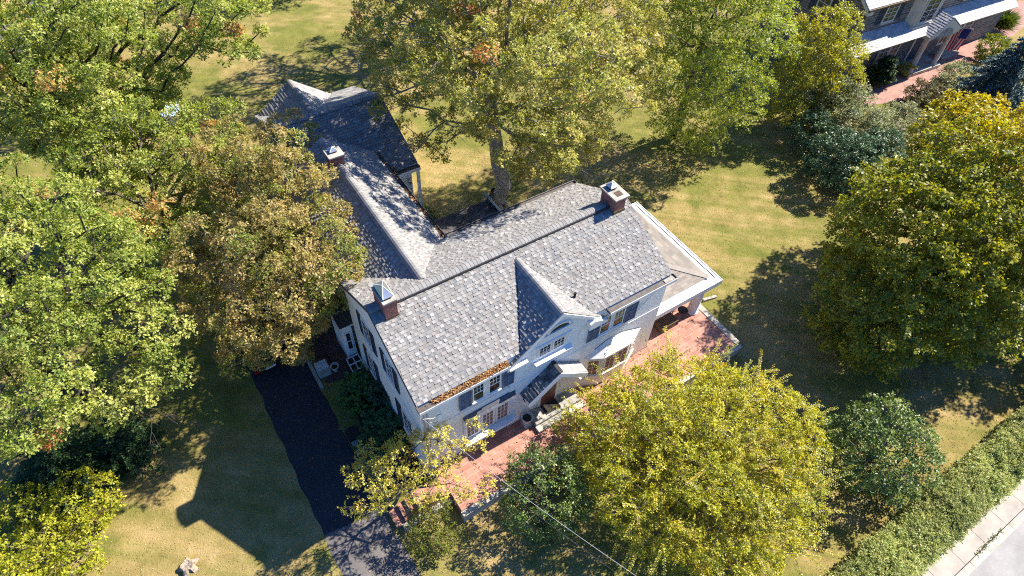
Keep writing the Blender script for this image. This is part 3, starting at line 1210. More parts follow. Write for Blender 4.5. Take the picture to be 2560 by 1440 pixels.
prr = [(xi, yi, hz), (xi, y1, hz), (13.0, y1, hz + ps * (xi - 13.0)), (13.0, hip_y, hz + ps * (xi - 13.0))]
rf = MB()
TAN = [((0.225, 0.20, 0.178), 3), ((0.26, 0.232, 0.205), 3), ((0.195, 0.176, 0.158), 2)]
shingles(rf, pf, TAN, expo=0.17, wmin=0.28, wmax=0.45, thick=0.012)
shingles(rf, prr, TAN, expo=0.17, wmin=0.28, wmax=0.45, thick=0.012)
pr_ = rf.build("porch_roof", "shingle", house, tint=True)
mb = MB()
slab(mb, pf, 0.1)
slab(mb, prr, 0.1)
mb.build("roof_deck", "white_paint", pr_)
mb = MB()
mb.cur = (0.37, 0.34, 0.31)
a = Vector((xi, yi, hz))
b = Vector((13.0, hip_y, hz + ps * (hip_y - yi)))
dd = (b - a).normalized()
sd = Vector((-dd.y, dd.x, 0)).normalized() * 0.16
for i in range(24):
    p0 = a + (b - a) * (i / 24)
    p1 = a + (b - a) * ((i + 1.05) / 24)
    k = random.uniform(0.9, 1.1)
    mb.cur = (0.28 * k, 0.25 * k, 0.225 * k)
    mb.face([p0 - sd + Vector((0, 0, 0.03)), p0 + sd + Vector((0, 0, 0.03)), p1 + sd + Vector((0, 0, 0.018)), p1 - sd + Vector((0, 0, 0.018))])
mb.build("hip_cap", "shingle", pr_, tint=True)
for cx, cy in ((16.72, 0.55), (17.2, 6.6)):
    mb = MB()
    mb.lathe([(0.33, 0.7), (0.33, 0.78), (0.29, 0.8), (0.275, 1.6), (0.25, 2.5), (0.24, 2.56)], cx, cy, 28)
    cl = mb.build("porch_column", "stucco", house, smooth=True)
    mb = MB()
    mb.box(cx - 0.3, cx + 0.3, cy - 0.3, cy + 0.3, 2.562, 2.637)
    mb.build("capital", "white_paint", cl)

# ================================================================ trees and shrubs
def unit(a):
    return a / np.maximum(np.linalg.norm(a, axis=-1, keepdims=True), 1e-9)


def rand_dirs(rng, n):
    return unit(rng.normal(size=(n, 3)))


def leaf_mesh(name, P, D, Nn, L, Wd, C, mat, parent, fold=0.12):
    """one mesh of single leaves: base point P, direction D, face normal Nn, length L, width Wd, colour C"""
    k = len(P)
    D = unit(D)
    Sd = unit(np.cross(D, Nn))
    Nn = np.cross(Sd, D)
    L = L[:, None]
    Wd = Wd[:, None]
    V = np.empty((k, 4, 3))
    V[:, 0] = P
    V[:, 1] = P + D * L * 0.5 + Sd * Wd * 0.5 + Nn * L * fold
    V[:, 2] = P + D * L - Nn * L * fold * 0.5
    V[:, 3] = P + D * L * 0.5 - Sd * Wd * 0.5 + Nn * L * fold
    off = np.array(OFF.get(parent.name, Vector((0, 0, 0)))) if parent is not None else np.zeros(3)
    V -= off
    me = bpy.data.meshes.new(name)
    me.vertices.add(k * 4)
    me.loops.add(k * 4)
    me.polygons.add(k)
    me.vertices.foreach_set("co", V.astype(np.float32).ravel())
    me.loops.foreach_set("vertex_index", np.arange(k * 4, dtype=np.int32))
    me.polygons.foreach_set("loop_start", np.arange(0, k * 4, 4, dtype=np.int32))
    me.polygons.foreach_set("loop_total", np.full(k, 4, dtype=np.int32))
    at = me.attributes.new("tint", 'FLOAT_COLOR', 'POINT')
    cc = np.ones((k, 4, 4), dtype=np.float32)
    cc[:, :, :3] = C[:, None, :]
    at.data.foreach_set("color", cc.ravel())
    me.materials.append(MATS[mat])
    me.update(calc_edges=True)
    o = bpy.data.objects.new(name, me)
    link(o, parent)
    return o


def tube_mesh(name, segs, mat, parent, sides=5):
    """one mesh of tapered limbs; segs = list of (path points, radii)"""
    off = np.array(OFF.get(parent.name, Vector((0, 0, 0))))
    V, F = [], []
    base = 0
    for path, rad, sd in segs:
        path = np.asarray(path, float)
        n = len(path)
        t = np.gradient(path, axis=0)
        t = unit(t)
        ref = np.where(np.abs(t[:, 2:3]) > 0.9, np.array([[1.0, 0, 0]]), np.array([[0, 0, 1.0]]))
        a = unit(np.cross(t, ref))
        b = np.cross(t, a)
        th = np.arange(sd) * 2 * math.pi / sd
        ring = path[:, None, :] + (a[:, None, :] * np.cos(th)[None, :, None] + b[:, None, :] * np.sin(th)[None, :, None]) * np.asarray(rad)[:, None, None]
        V.append(ring.reshape(-1, 3) - off)
        for j in range(n - 1):
            for s in range(sd):
                q = (s + 1) % sd
                F.append((base + j * sd + s, base + j * sd + q, base + (j + 1) * sd + q, base + (j + 1) * sd + s))
        base += n * sd
    me = bpy.data.meshes.new(name)
    me.from_pydata(np.concatenate(V).tolist(), [], F)
    me.materials.append(MATS[mat])
    me.polygons.foreach_set("use_smooth", [True] * len(me.polygons))
    me.update()
    o = bpy.data.objects.new(name, me)
    link(o, parent)
    return o


def clump_points(rng, blobs, spacing, shell=0.5, zmin=0.3, keep=1.0, flat=1.0):
    """clump centres scattered through the outer volume of a union of ellipsoids"""
    pts = []
    for bl in blobs:
        x, y, z, r = bl[:4]
        rz = bl[4] if len(bl) > 4 else r * flat
        n = int(9 * r * r * max(r, rz) / spacing ** 3 * 1.6) + 12
        d = rand_dirs(rng, n)
        q = rng.uniform(shell ** 3, 1, n) ** (1 / 3)
        p = np.array([x, y, z]) + d * q[:, None] * np.array([r, r, rz])
        pts.append(p)
    pts = np.concatenate(pts)
    pts = pts[pts[:, 2] > zmin]
    rng.shuffle(pts)
    # drop points deep inside some other blob
    out = []
    cell = {}
    s2 = spacing * spacing
    for p in pts:
        deep = 0
        for bl in blobs:
            rz = bl[4] if len(bl) > 4 else bl[3] * flat
            e = math.sqrt(((p[0] - bl[0]) / bl[3]) ** 2 + ((p[1] - bl[1]) / bl[3]) ** 2 + ((p[2] - bl[2]) / rz) ** 2)
            if e < shell * 0.8:
                deep = 1
                break
        if deep and rng.random() < 0.8:
            continue
        k = tuple((p // spacing).astype(int))
        ok = True
        for dx in (-1, 0, 1):
            for dy in (-1, 0, 1):
                for dz in (-1, 0, 1):
                    for q in cell.get((k[0] + dx, k[1] + dy, k[2] + dz), ()):
                        if ((p - q) ** 2).sum() < s2:
                            ok = False
                            break
                    if not ok:
                        break
                if not ok:
                    break
            if not ok:
                break
        if ok:
            cell.setdefault(k, []).append(p)
            out.append(p)
    out = np.array(out)
    if keep < 1:
        out = out[rng.random(len(out)) < keep]
    return out


def skeleton(rng, trunk_path, trunk_r, clumps, min_r=0.012, sag=0.08, fork_from=0.35, sides=6, twig=0.9):
    """limbs that join every clump to the trunk; radii follow the number of clumps each limb carries"""
    nodes = [np.array(p, float) for p in trunk_path]
    parent = [-1] + list(range(len(nodes) - 1))
    nt_ = len(nodes)
    first = int(nt_ * fork_from)
    axis = np.array(trunk_path[-1])
    root = np.array(trunk_path[first])
    dist = np.linalg.norm(clumps - root, axis=1)
    order = np.argsort(dist)
    leafs = []
    cost = [0.0] * nt_
    for i in order:
        c = clumps[i]
        A = np.array(nodes[first:])
        dd = np.linalg.norm(A - c, axis=1)
        # prefer limbs that lie nearer the trunk and below the clump
        pen = dd + 0.45 * np.array(cost[first:]) + 0.6 * np.maximum(0, A[:, 2] - c[2])
        j = int(np.argmin(pen)) + first
        a = nodes[j]
        L = np.linalg.norm(c - a)
        k = max(1, int(L / 0.8))
        prev = j
        perp = rng.normal(size=3) * 0.07 * L
        for s in range(1, k + 1):
            t_ = s / k
            p = a + (c - a) * t_ + perp * math.sin(math.pi * t_)
            p[2] += (sag * L) * math.sin(math.pi * t_)
            nodes.append(p)
            parent.append(prev)
            cost.append(cost[prev] + L / k)
            prev = len(nodes) - 1
        leafs.append(prev)
    n = len(nodes)
    wgt = np.zeros(n)
    for l in leafs:
        wgt[l] += 1
    for i in range(n - 1, 0, -1):
        wgt[parent[i]] += wgt[i]
    wgt = np.maximum(wgt, 1)
    rad = trunk_r * 0.75 * (wgt / wgt[first]) ** 0.46
    rad = np.maximum(rad, min_r)
    for i in range(nt_):
        f = i / max(1, nt_ - 1)
        rad[i] = max(rad[i] if i > first else 0, trunk_r * (1.0 - 0.45 * f))
    kids = {}
    for i in range(1, n):
        kids.setdefault(parent[i], []).append(i)
    segs = []
    extra = []
    stack = [0]
    while stack:
        s = stack.pop()
        for c in kids.get(s, []):
            path = [nodes[s], nodes[c]]
            rr = [min(rad[s], rad[c] * 1.25), rad[c]]
            if s < nt_ and c < nt_:
                rr = [rad[s], rad[c]]
            cur = c
            while True:
                kk = kids.get(cur, [])
                if not kk:
                    break
                best = max(kk, key=lambda q: (q < nt_, wgt[q]))
                for q in kk:
                    if q != best:
                        extra.append((cur, q))
                path.append(nodes[best])
                rr.append(rad[best])
                cur = best
            segs.append((path, rr, sides if max(rr) > 0.05 else 4))
            while extra:
                s2, q = extra.pop()
                path = [nodes[s2], nodes[q]]
                rr = [min(rad[s2], rad[q] * 1.2), rad[q]]
                cur = q
                while True:
                    kk = kids.get(cur, [])
                    if not kk:
                        break
                    best = max(kk, key=lambda z_: wgt[z_])
                    for z_ in kk:
                        if z_ != best:
                            extra.append((cur, z_))
                    path.append(nodes[best])
                    rr.append(rad[best])
                    cur = best
                segs.append((path, rr, sides if max(rr) > 0.05 else 4))
    return segs


def pal_pick(rng, pal, n):
    w_ = np.array([p[1] for p in pal], float)
    idx = rng.choice(len(pal), n, p=w_ / w_.sum())
    return np.array([p[0] for p in pal])[idx]


def foliage(rng, clumps, cr, tips_per, leaves_per, L, aspect, pal, up=0.35, tip_spread=1.0, clump_pal=None, clump_p=0.0, cvar=0.12, droop=0.0, under=0.25, centre=None, sprig=0.55, zone=None):
    """leaves in rosettes at twig tips around each clump centre"""
    n = len(clumps)
    T = n * tips_per
    ci = np.repeat(np.arange(n), tips_per)
    d = rand_dirs(rng, T)
    if centre is not None:
        out = unit(clumps - centre)[ci]
        d = unit(d + out * 0.5)
    flip = (d[:, 2] < -under) & (rng.random(T) < 0.8)
    d[flip, 2] *= -0.6
    d = unit(d)
    rr = cr * rng.uniform(0.7, 1.3, n)[ci] * rng.uniform(0.35, 1.0, T) ** 0.6
    tip = clumps[ci] + d * rr[:, None] * np.array([1, 1, 0.75])
    tip[:, 2] -= droop * rr * rng.uniform(0.3, 1, T)
    axis = unit(d + np.array([0, 0, up]) + rng.normal(size=(T, 3)) * 0.3)
    M = T * leaves_per
    ti = np.repeat(np.arange(T), leaves_per)
    rd = rand_dirs(rng, M)
    ax = axis[ti]
    D = unit(rd - ax * (rd * ax).sum(1, keepdims=True) * 0.75 + ax * 0.35)
    P = tip[ti] + rd * L * sprig * 0.6 + ax * (rng.uniform(-1.2, 0.4, M) * L)[:, None]
    Nn = unit(ax + rng.normal(size=(M, 3)) * 0.45 + np.array([0, 0, 0.35]))
    base_c = pal_pick(rng, pal, n)
    tip_c = pal_pick(rng, pal, T)
    lc = pal_pick(rng, pal, M)
    col = 0.3 * base_c[ci][ti] + 0.4 * tip_c[ti] + 0.3 * lc
    if clump_pal:
        sel = rng.random(n) < clump_p
        cc = pal_pick(rng, clump_pal, n)
        msk = sel[ci][ti] & (rng.random(M) < 0.6)
        col[msk] = cc[ci][ti][msk]
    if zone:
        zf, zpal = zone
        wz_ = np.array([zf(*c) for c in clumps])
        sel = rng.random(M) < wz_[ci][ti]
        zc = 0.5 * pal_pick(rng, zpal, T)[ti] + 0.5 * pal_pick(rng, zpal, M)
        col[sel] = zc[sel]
    col *= rng.uniform(1 - cvar, 1 + cvar, (M, 1)) * rng.uniform(0.92, 1.08, (n, 1))[ci][ti]
    Ls = L * rng.uniform(0.7, 1.25, M)
    return P, D, Nn, Ls, Ls * aspect, np.clip(col, 0.002, 0.9), tip, ci


def bare_twigs(rng, origin, direction, length, depth=3, r=0.03, spread=0.55, n=4):
    """a dead limb that splits into bare twigs"""
    segs = []

    def rec(p, d, L, rad, lev):
        k = 4
        path = [p]
        dd = d.copy()
        for _ in range(k):
            dd = unit(dd + rng.normal(size=3) * 0.16)
            path.append(path[-1] + dd * L / k)
        segs.append((path, np.linspace(rad, rad * 0.45, k + 1), 4))
        if lev <= 0:
            return
        for _ in range(n):
            q = path[rng.integers(1, k + 1)]
            rec(q, unit(dd + rng.normal(size=3) * spread), L * rng.uniform(0.4, 0.65), rad * 0.5, lev - 1)

    rec(np.array(origin, float), unit(np.array(direction, float)), length, r, depth)
    return segs


def trunk_line(base, top, k=7, wob=0.1, seed=0):
    rng = np.random.default_rng(seed)
    a = np.array(base, float)
    b = np.array(top, float)
    pts = [a + (b - a) * i / (k - 1) for i in range(k)]
    for i in range(1, k - 1):
        pts[i][:2] += rng.normal(size=2) * wob
    return pts


def broad_tree(name, label, cat, base, top, tr, blobs, seed, spacing=1.15, cr=0.85, tips=22, lpt=8, L=0.16, aspect=0.55, pal=None, bark="bark", mat="leaf", keep=0.92,
               clump_pal=None, clump_p=0.0, dead=(), flare=1.6, group=None, shell=0.5, zmin=0.6, droop=0.0, up=0.35, twigs=3, fork=0.4, under=0.25, flat=1.0, cvar=0.12, centre_pull=True, zone=None, sprays=0, spray_len=0.9):
    rng = np.random.default_rng(seed)
    root = thing(name, label, cat, base, group=group)
    tp = trunk_line(base, top, 7, tr * 0.35, seed)
    cl = clump_points(rng, blobs, spacing, shell, zmin, keep, flat)
    segs = skeleton(rng, tp, tr, cl, fork_from=fork)
    # root flare
    fl = []
    for i in range(7):
        th = i * 0.9 + seed
        a = np.array(base, float)
        fl.append(([a + np.array([0, 0, tr * 2.0]) + 0.2 * tr * np.array([math.cos(th), math.sin(th), 0]), a + np.array([math.cos(th) * tr * 0.9, math.sin(th) * tr * 0.9, tr * 0.5]), a + np.array([math.cos(th) * tr * flare, math.sin(th) * tr * flare, -0.05])], [tr * 0.45, tr * 0.4, tr * 0.22], 6))
    c0 = np.mean(np.array([b[:3] for b in blobs]), axis=0) - np.array([0, 0, 1.0])
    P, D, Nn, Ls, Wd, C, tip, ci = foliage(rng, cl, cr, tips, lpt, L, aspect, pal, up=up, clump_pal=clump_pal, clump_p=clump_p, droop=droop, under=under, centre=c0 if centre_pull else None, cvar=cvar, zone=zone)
    tw = []
    if sprays:
        # long leafy shoots that arch out of the crown surface
        outv = cl - c0
        far = np.argsort(-np.linalg.norm(outv / np.array([1, 1, 0.55]), axis=1))[:int(len(cl) * 0.75)]
        aP, aD, aN, aL, aC = [], [], [], [], []
        for _ in range(sprays):
            i = far[rng.integers(len(far))]
            d = unit(unit(outv[i])[None, :] * np.array([1, 1, 0.6]) + rng.normal(size=3) * 0.45 + np.array([0, 0, 0.45]))[0]
            ln = spray_len * rng.uniform(0.6, 1.4)
            path = []
            p = cl[i] + d * cr * 0.4
            dd = d.copy()
            for k in range(8):
                path.append(p.copy())
                dd = unit((dd + np.array([0, 0, -0.09]))[None, :])[0]
                p = p + dd * ln / 7
            path = np.array(path)
            tw.append((path, np.linspace(0.011, 0.004, 8), 3))
            m = int(ln / 0.045)
            q = np.linspace(0.1, 1, m) * 6.99
            b0 = np.floor(q).astype(int)
            fr_ = (q - b0)[:, None]
            pp_ = path[b0] * (1 - fr_) + path[np.minimum(b0 + 1, 7)] * fr_
            sd = unit(np.cross(dd, np.array([0, 0, 1.0]))[None, :])[0]
            sgn = np.where(np.arange(m) % 2 == 0, 1.0, -1.0)[:, None]
            aP.append(pp_)
            aD.append(unit(sd[None, :] * sgn + dd[None, :] * 0.6 + rng.normal(size=(m, 3)) * 0.25))
            aN.append(unit(np.array([0, 0, 1.0])[None, :] + rng.normal(size=(m, 3)) * 0.35))
            aL.append(L * rng.uniform(0.7, 1.15, m))
            aC.append(pal_pick(rng, pal, 1) * 0.6 + 0.4 * pal_pick(rng, pal, m))
        P = np.concatenate([P] + aP)
        D = np.concatenate([D] + aD)
        Nn = np.concatenate([Nn] + aN)
        xl_ = np.concatenate(aL)
        Ls = np.concatenate([Ls, xl_])
        Wd = np.concatenate([Wd, xl_ * aspect])
        C = np.concatenate([C] + aC)
    ok = P[:, 2] > 0.1
    for i in range(len(cl)):
        ids = np.where(ci == i)[0]
        for j in rng.choice(ids, min(twigs, len(ids)), replace=False):
            m = (cl[i] + tip[j]) / 2 + rng.normal(size=3) * 0.06
            tw.append(([cl[i], m, tip[j]], [0.014, 0.01, 0.006], 3))
    for (o_, d_, ln, r_) in dead:
        tw += bare_twigs(rng, o_, d_, ln, 3, r_)
    tube_mesh("trunk", segs + fl + tw, bark, root)
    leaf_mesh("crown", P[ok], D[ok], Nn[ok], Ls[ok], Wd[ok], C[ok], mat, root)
    return root


G_OAK = [((0.24, 0.31, 0.05), 4), ((0.37, 0.42, 0.085), 4), ((0.56, 0.56, 0.15), 2.6), ((0.14, 0.21, 0.04), 3), ((0.60, 0.55, 0.19), 1.2)]
G_OAK2 = [((0.34, 0.36, 0.07), 4), ((0.50, 0.48, 0.12), 4), ((0.64, 0.56, 0.18), 2.6), ((0.19, 0.24, 0.05), 3), ((0.58, 0.43, 0.16), 1.5)]
RUST = [((0.62, 0.27, 0.11), 2), ((0.62, 0.36, 0.13), 2), ((0.5, 0.22, 0.1), 1), ((0.55, 0.45, 0.12), 1.5)]
G_ELM = [((0.24, 0.30, 0.045), 4), ((0.36, 0.41, 0.065), 4), ((0.52, 0.53, 0.10), 2.6), ((0.13, 0.185, 0.03), 2)]
G_BRONZE = [((0.46, 0.35, 0.13), 4), ((0.58, 0.45, 0.19), 3), ((0.33, 0.29, 0.08), 3), ((0.2, 0.24, 0.05), 3.5), ((0.46, 0.28, 0.12), 1)]
G_YEL = [((0.50, 0.47, 0.04), 4), ((0.60, 0.53, 0.06), 3), ((0.35, 0.38, 0.045), 3.5), ((0.62, 0.44, 0.06), 1.3), ((0.22, 0.27, 0.04), 2.2)]
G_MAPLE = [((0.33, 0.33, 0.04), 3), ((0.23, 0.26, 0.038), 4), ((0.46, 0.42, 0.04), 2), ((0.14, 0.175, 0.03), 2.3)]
G_HOLLY = [((0.10, 0.165, 0.03), 4), ((0.16, 0.23, 0.045), 3), ((0.27, 0.33, 0.08), 1.8), ((0.06, 0.11, 0.028), 2)]
G_DARK = [((0.05, 0.11, 0.05), 4), ((0.08, 0.15, 0.065), 3), ((0.16, 0.24, 0.11), 1.2)]
G_GREY = [((0.25, 0.28, 0.14), 4), ((0.36, 0.37, 0.21), 3), ((0.15, 0.19, 0.08), 3), ((0.40, 0.36, 0.22), 1.2)]
G_DOG = [((0.60, 0.56, 0.11), 4), ((0.72, 0.62, 0.15), 3), ((0.42, 0.44, 0.08), 2.5), ((0.68, 0.47, 0.11), 1.3)]
G_HEDGE = [((0.36, 0.41, 0.13), 3), ((0.48, 0.50, 0.19), 3), ((0.24, 0.30, 0.085), 2.5), ((0.56, 0.52, 0.22), 1.5)]
G_SPR = [((0.11, 0.18, 0.18), 3), ((0.17, 0.25, 0.25), 3), ((0.08, 0.13, 0.115), 2)]
G_YEW = [((0.058, 0.115, 0.038), 3), ((0.096, 0.163, 0.054), 3), ((0.042, 0.080, 0.035), 2)]

# tall oak behind the house
broad_tree("oak_tree", "tall pale trunked oak with a yellowing open crown rising behind the house", "tree", (12.35, 14.0, 0), (12.7, 14.5, 9.6), 0.52,
           [(13.5, 15.7, 11.0, 4.6), (9.8, 19.5, 9.2, 3.0), (18.4, 13.5, 10.0, 3.8), (16.4, 11.6, 6.6, 2.4), (14.0, 11.6, 5.2, 1.9), (9.2, 15.4, 5.2, 1.3), (8.2, 18.4, 6.2, 1.3), (19.4, 10.9, 9.0, 2.2),
            (14.1, 16.8, 14.0, 4.6), (11.4, 19.6, 11.2, 3.0), (15.8, 12.9, 8.5, 2.9), (10.8, 15.0, 8.0, 2.4), (13.0, 10.4, 7.4, 2.0), (13.5, 7.8, 12.5, 2.1), (11.4, 9.2, 12.5, 2.0), (9.3, 11.6, 12.0, 1.9), (8.6, 14.2, 11.5, 1.7), (7.6, 16.8, 11.0, 1.6), (10.7, 11.8, 8.4, 1.5), (11.5, 11.6, 6.7, 1.1), (14.6, 10.6, 6.4, 1.8), (15.6, 10.0, 5.0, 1.3)], 3, spacing=1.02, cr=0.76, tips=36, lpt=9, L=0.14, pal=G_OAK2, bark="bark_pale", keep=0.88,
           clump_pal=RUST, clump_p=0.025, dead=[((10.2, 17.0, 8.0), (-1, 0.3, -0.15), 4.2, 0.07), ((9.8, 15.2, 6.6), (-1, -0.05, -0.2), 3.6, 0.06), ((9.5, 19.0, 8.4), (-1, 0.5, 0.0), 3.6, 0.05),
           ((15.0, 11.5, 4.6), (0.8, -0.6, -0.45), 2.4, 0.04), ((15.8, 12.0, 5.2), (1, -0.5, -0.4), 2.6, 0.04), ((14.0, 11.3, 4.4), (0.4, -0.8, -0.5), 2.0, 0.035)], shell=0.35, twigs=4, fork=0.62)
broad_tree("elm_tree", "dense deep green rounded tree to the right of the tall oak", "tree", (27.6, 13.6, 0), (27.2, 13.2, 7.5), 0.34,
           [(26.9, 12.9, 9.0, 4.0), (25.4, 12.2, 6.0, 2.9), (27.8, 11.0, 6.0, 2.7), (26.4, 12.9, 12.0, 3.8), (25.6, 12.6, 3.6, 1.8), (30.0, 11.7, 8.0, 2.5), (28.5, 14, 10, 3.2), (27.5, 11.9, 3.0, 2.3), (26.6, 13.8, 4.6, 2.4), (29.6, 11.6, 4.2, 2.3), (27.4, 11.2, 2.1, 1.5)], 5, spacing=0.95, cr=0.78, tips=24, lpt=8, L=0.13, aspect=0.6, pal=G_ELM, keep=1.0, droop=0.25, shell=0.6, sprays=150, spray_len=1.0)
broad_tree("cherry_tree", "small golden yellow tree against the stone house", "tree", (39.0, 11.0, 0), (38.4, 11.0, 4.0), 0.16,
           [(37.2, 10.8, 6.0, 2.3), (35.5, 10.4, 4.1, 2.0), (33.8, 10.1, 2.8, 1.4), (38.2, 9.4, 4.2, 1.8), (37.3, 11.0, 4.8, 2.0), (36.5, 9.6, 2.6, 1.8)], 7, spacing=0.8, cr=0.65, tips=26, lpt=8, L=0.15, pal=[((0.45, 0.42, 0.04), 3), ((0.56, 0.48, 0.05), 2), ((0.27, 0.29, 0.05), 3), ((0.17, 0.20, 0.04), 2)], keep=0.95, shell=0.45, fork=0.3)
broad_tree("shrub", "grey green loose shrub between the golden tree and the dark bush", "shrub", (38.2, 7.0, 0), (38.0, 6.8, 1.2), 0.1,
           [(37.6, 8.2, 1.9, 2.3), (37.9, 5.1, 1.4, 1.8), (41.2, 5.3, 1.1, 1.6), (36.2, 9.6, 2.0, 1.6)], 8, spacing=0.66, cr=0.55, tips=30, lpt=8, L=0.14, pal=G_GREY, keep=1.0, zmin=0.2, fork=0.1, flat=0.9)
broad_tree("shrub", "dark blue green rounded bush on the shaded lawn edge", "shrub", (34.2, 4.3, 0), (34.2, 4.3, 1.2), 0.1,
           [(33.5, 4.2, 1.5, 2.2), (34.2, 7.2, 1.5, 1.5), (35.9, 3.2, 1.5, 1.9)], 9, spacing=0.62, cr=0.52, tips=30, lpt=8, L=0.13, pal=G_DARK, mat="leaf_waxy", keep=1.0, zmin=0.2, fork=0.1, flat=0.95)
broad_tree("maple_tree", "broad maple with an olive crown and a sunlit yellow top put into its leaf colour", "tree", (28.2, -5.6, 0), (28.4, -5.4, 4.5), 0.38,
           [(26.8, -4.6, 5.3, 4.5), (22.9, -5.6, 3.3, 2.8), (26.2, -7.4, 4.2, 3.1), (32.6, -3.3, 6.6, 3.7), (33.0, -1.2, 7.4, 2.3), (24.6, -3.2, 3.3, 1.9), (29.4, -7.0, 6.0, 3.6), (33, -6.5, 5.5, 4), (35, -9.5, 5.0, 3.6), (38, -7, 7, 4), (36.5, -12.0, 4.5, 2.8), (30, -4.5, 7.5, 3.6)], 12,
           spacing=0.9, cr=0.75, tips=26, lpt=8, L=0.17, aspect=0.65, pal=G_MAPLE, keep=1.0, zmin=0.35, droop=0.35, shell=0.62, fork=0.3, sprays=160, spray_len=0.8, zone=(lambda x, y, z: max(0.05, min(0.95, (x - 29.0) / 4.5 + (z - 8.5) / 6)), [((0.50, 0.40, 0.02), 3), ((0.40, 0.34, 0.025), 2), ((0.58, 0.44, 0.03), 1)]))  # zone yellows leaves towards the sunward upper right, painting sunlight into their colour
broad_tree("katsura_tree", "wide golden yellow ornamental tree in front of the entrance", "tree", (9.6, -6.6, 0), (9.8, -6.6, 2.0), 0.26,
           [(9.9, -6.5, 2.6, 4.9, 2.4), (8.6, -4.9, 3.0, 3.0, 2.1), (12.3, -6.9, 2.7, 3.1, 2.0), (8.9, -8.8, 2.3, 2.9, 1.9), (7.4, -3.2, 2.4, 1.7, 1.3), (6.7, -2.5, 2.4, 1.1, 0.9), (7.0, -5.4, 2.4, 1.8, 1.4), (10.4, -3.6, 2.5, 2.4, 1.5)], 14, spacing=0.7, cr=0.52, tips=32, lpt=8, L=0.105, aspect=0.5, pal=G_YEL, keep=0.93, sprays=420, spray_len=1.15, zmin=0.3, shell=0.72, fork=0.3, up=0.5, twigs=4)
broad_tree("holly_bush", "round glossy green bush beside the brick terrace", "shrub", (3.6, -4.2, 0), (3.6, -4.1, 1.2), 0.1,
           [(3.7, -3.9, 1.5, 1.95, 1.75)], 15, spacing=0.55, cr=0.42, tips=22, lpt=7, L=0.1, pal=G_HOLLY, mat="leaf_waxy", keep=1.0, zmin=0.1, shell=0.72, fork=0.1)
broad_tree("holly_bush", "dark glossy holly bush between the golden tree and the street hedge", "shrub", (17.6, -10.4, 0), (17.6, -10.4, 1.4), 0.12,
           [(17.6, -10.4, 1.9, 2.2, 2.1), (17.9, -9.9, 2.6, 1.4)], 16, spacing=0.6, cr=0.48, tips=22, lpt=7, L=0.12, pal=G_HOLLY, mat="leaf_waxy", keep=1.0, zmin=0.1, shell=0.68, fork=0.1)
broad_tree("dogwood_tree", "airy pale yellow dogwood at the left front corner of the house", "tree", (-2.05, -0.35, 0), (-1.4, -0.8, 2.2), 0.09,
           [(-2.1, -0.2, 3.6, 1.15, 0.9), (0.3, -0.55, 3.7, 1.15, 0.9), (1.8, -1.0, 3.6, 0.75), (-0.8, -1.1, 3.5, 1.2, 0.9), (-2.7, -0.7, 3.2, 0.9), (0.4, -1.8, 3.0, 0.85), (1.1, -2.5, 2.7, 0.55), (-1.2, -0.3, 4.0, 0.9, 0.7)], 18, spacing=0.5, cr=0.42, tips=15, lpt=7, L=0.095, pal=G_DOG, keep=0.78, zmin=0.7, shell=0.3, fork=0.25, twigs=5)
broad_tree("shrub", "small yellow green shrub beside the brick entrance steps", "shrub", (-0.9, -2.3, 0), (-0.9, -2.3, 0.7), 0.05,
           [(-1.0, -2.5, 0.95, 1.1, 0.95), (-0.8, -1.9, 1.0, 0.8)], 19, spacing=0.42, cr=0.34, tips=16, lpt=6, L=0.09, pal=[((0.2, 0.22, 0.035), 3), ((0.13, 0.165, 0.03), 3), ((0.28, 0.26, 0.05), 2)], keep=0.95, zmin=0.1, fork=0.1)
broad_tree("bronze_tree", "bronze tinted dogwood overhanging the driveway beside the house", "tree", (-1.35, 12.6, 0), (-1.5, 12.2, 4.2), 0.24,
           [(-0.4, 14.2, 6.2, 2.5), (-2.9, 12.2, 5.0, 2.5), (-0.6, 10.0, 5.0, 1.9), (-3.4, 9.4, 4.0, 2.3), (-1.7, 8.9, 4.0, 1.7), (-1.6, 17.0, 6.6, 2.2), (-4.5, 9.6, 2.8, 1.5), (-2.6, 8.8, 2.8, 1.4), (1.6, 18.0, 6.4, 1.5), (0.4, 12.2, 7.4, 1.3), (-0.4, 9.0, 5.2, 1.2), (0.7, 10.4, 7.4, 1.2), (0.0, 7.4, 7.0, 1.1), (0.4, 8.9, 7.0, 1.2), (-1.0, 7.6, 5.6, 1.2), (-4.3, 12.6, 4.6, 2.0), (-5.2, 11.2, 3.8, 1.6), (-0.2, 7.4, 8.6, 1.3), (-1.9, 6.8, 7.7, 1.5), (-1.8, 8.4, 8.8, 1.8), (-0.2, 12.0, 8.9, 1.9), (-3.8, 7.8, 6.4, 1.7), (-3.0, 6.5, 5.6, 1.2), (-4.3, 7.3, 4.8, 1.2), (-3.8, 11.0, 7.0, 1.9)], 21,
           spacing=0.92, cr=0.62, tips=46, lpt=8, L=0.115, pal=G_BRONZE, keep=1.0, zmin=1.6, shell=0.5, clump_pal=[((0.2, 0.26, 0.045), 2), ((0.3, 0.35, 0.07), 1)], clump_p=0.22, fork=0.3)
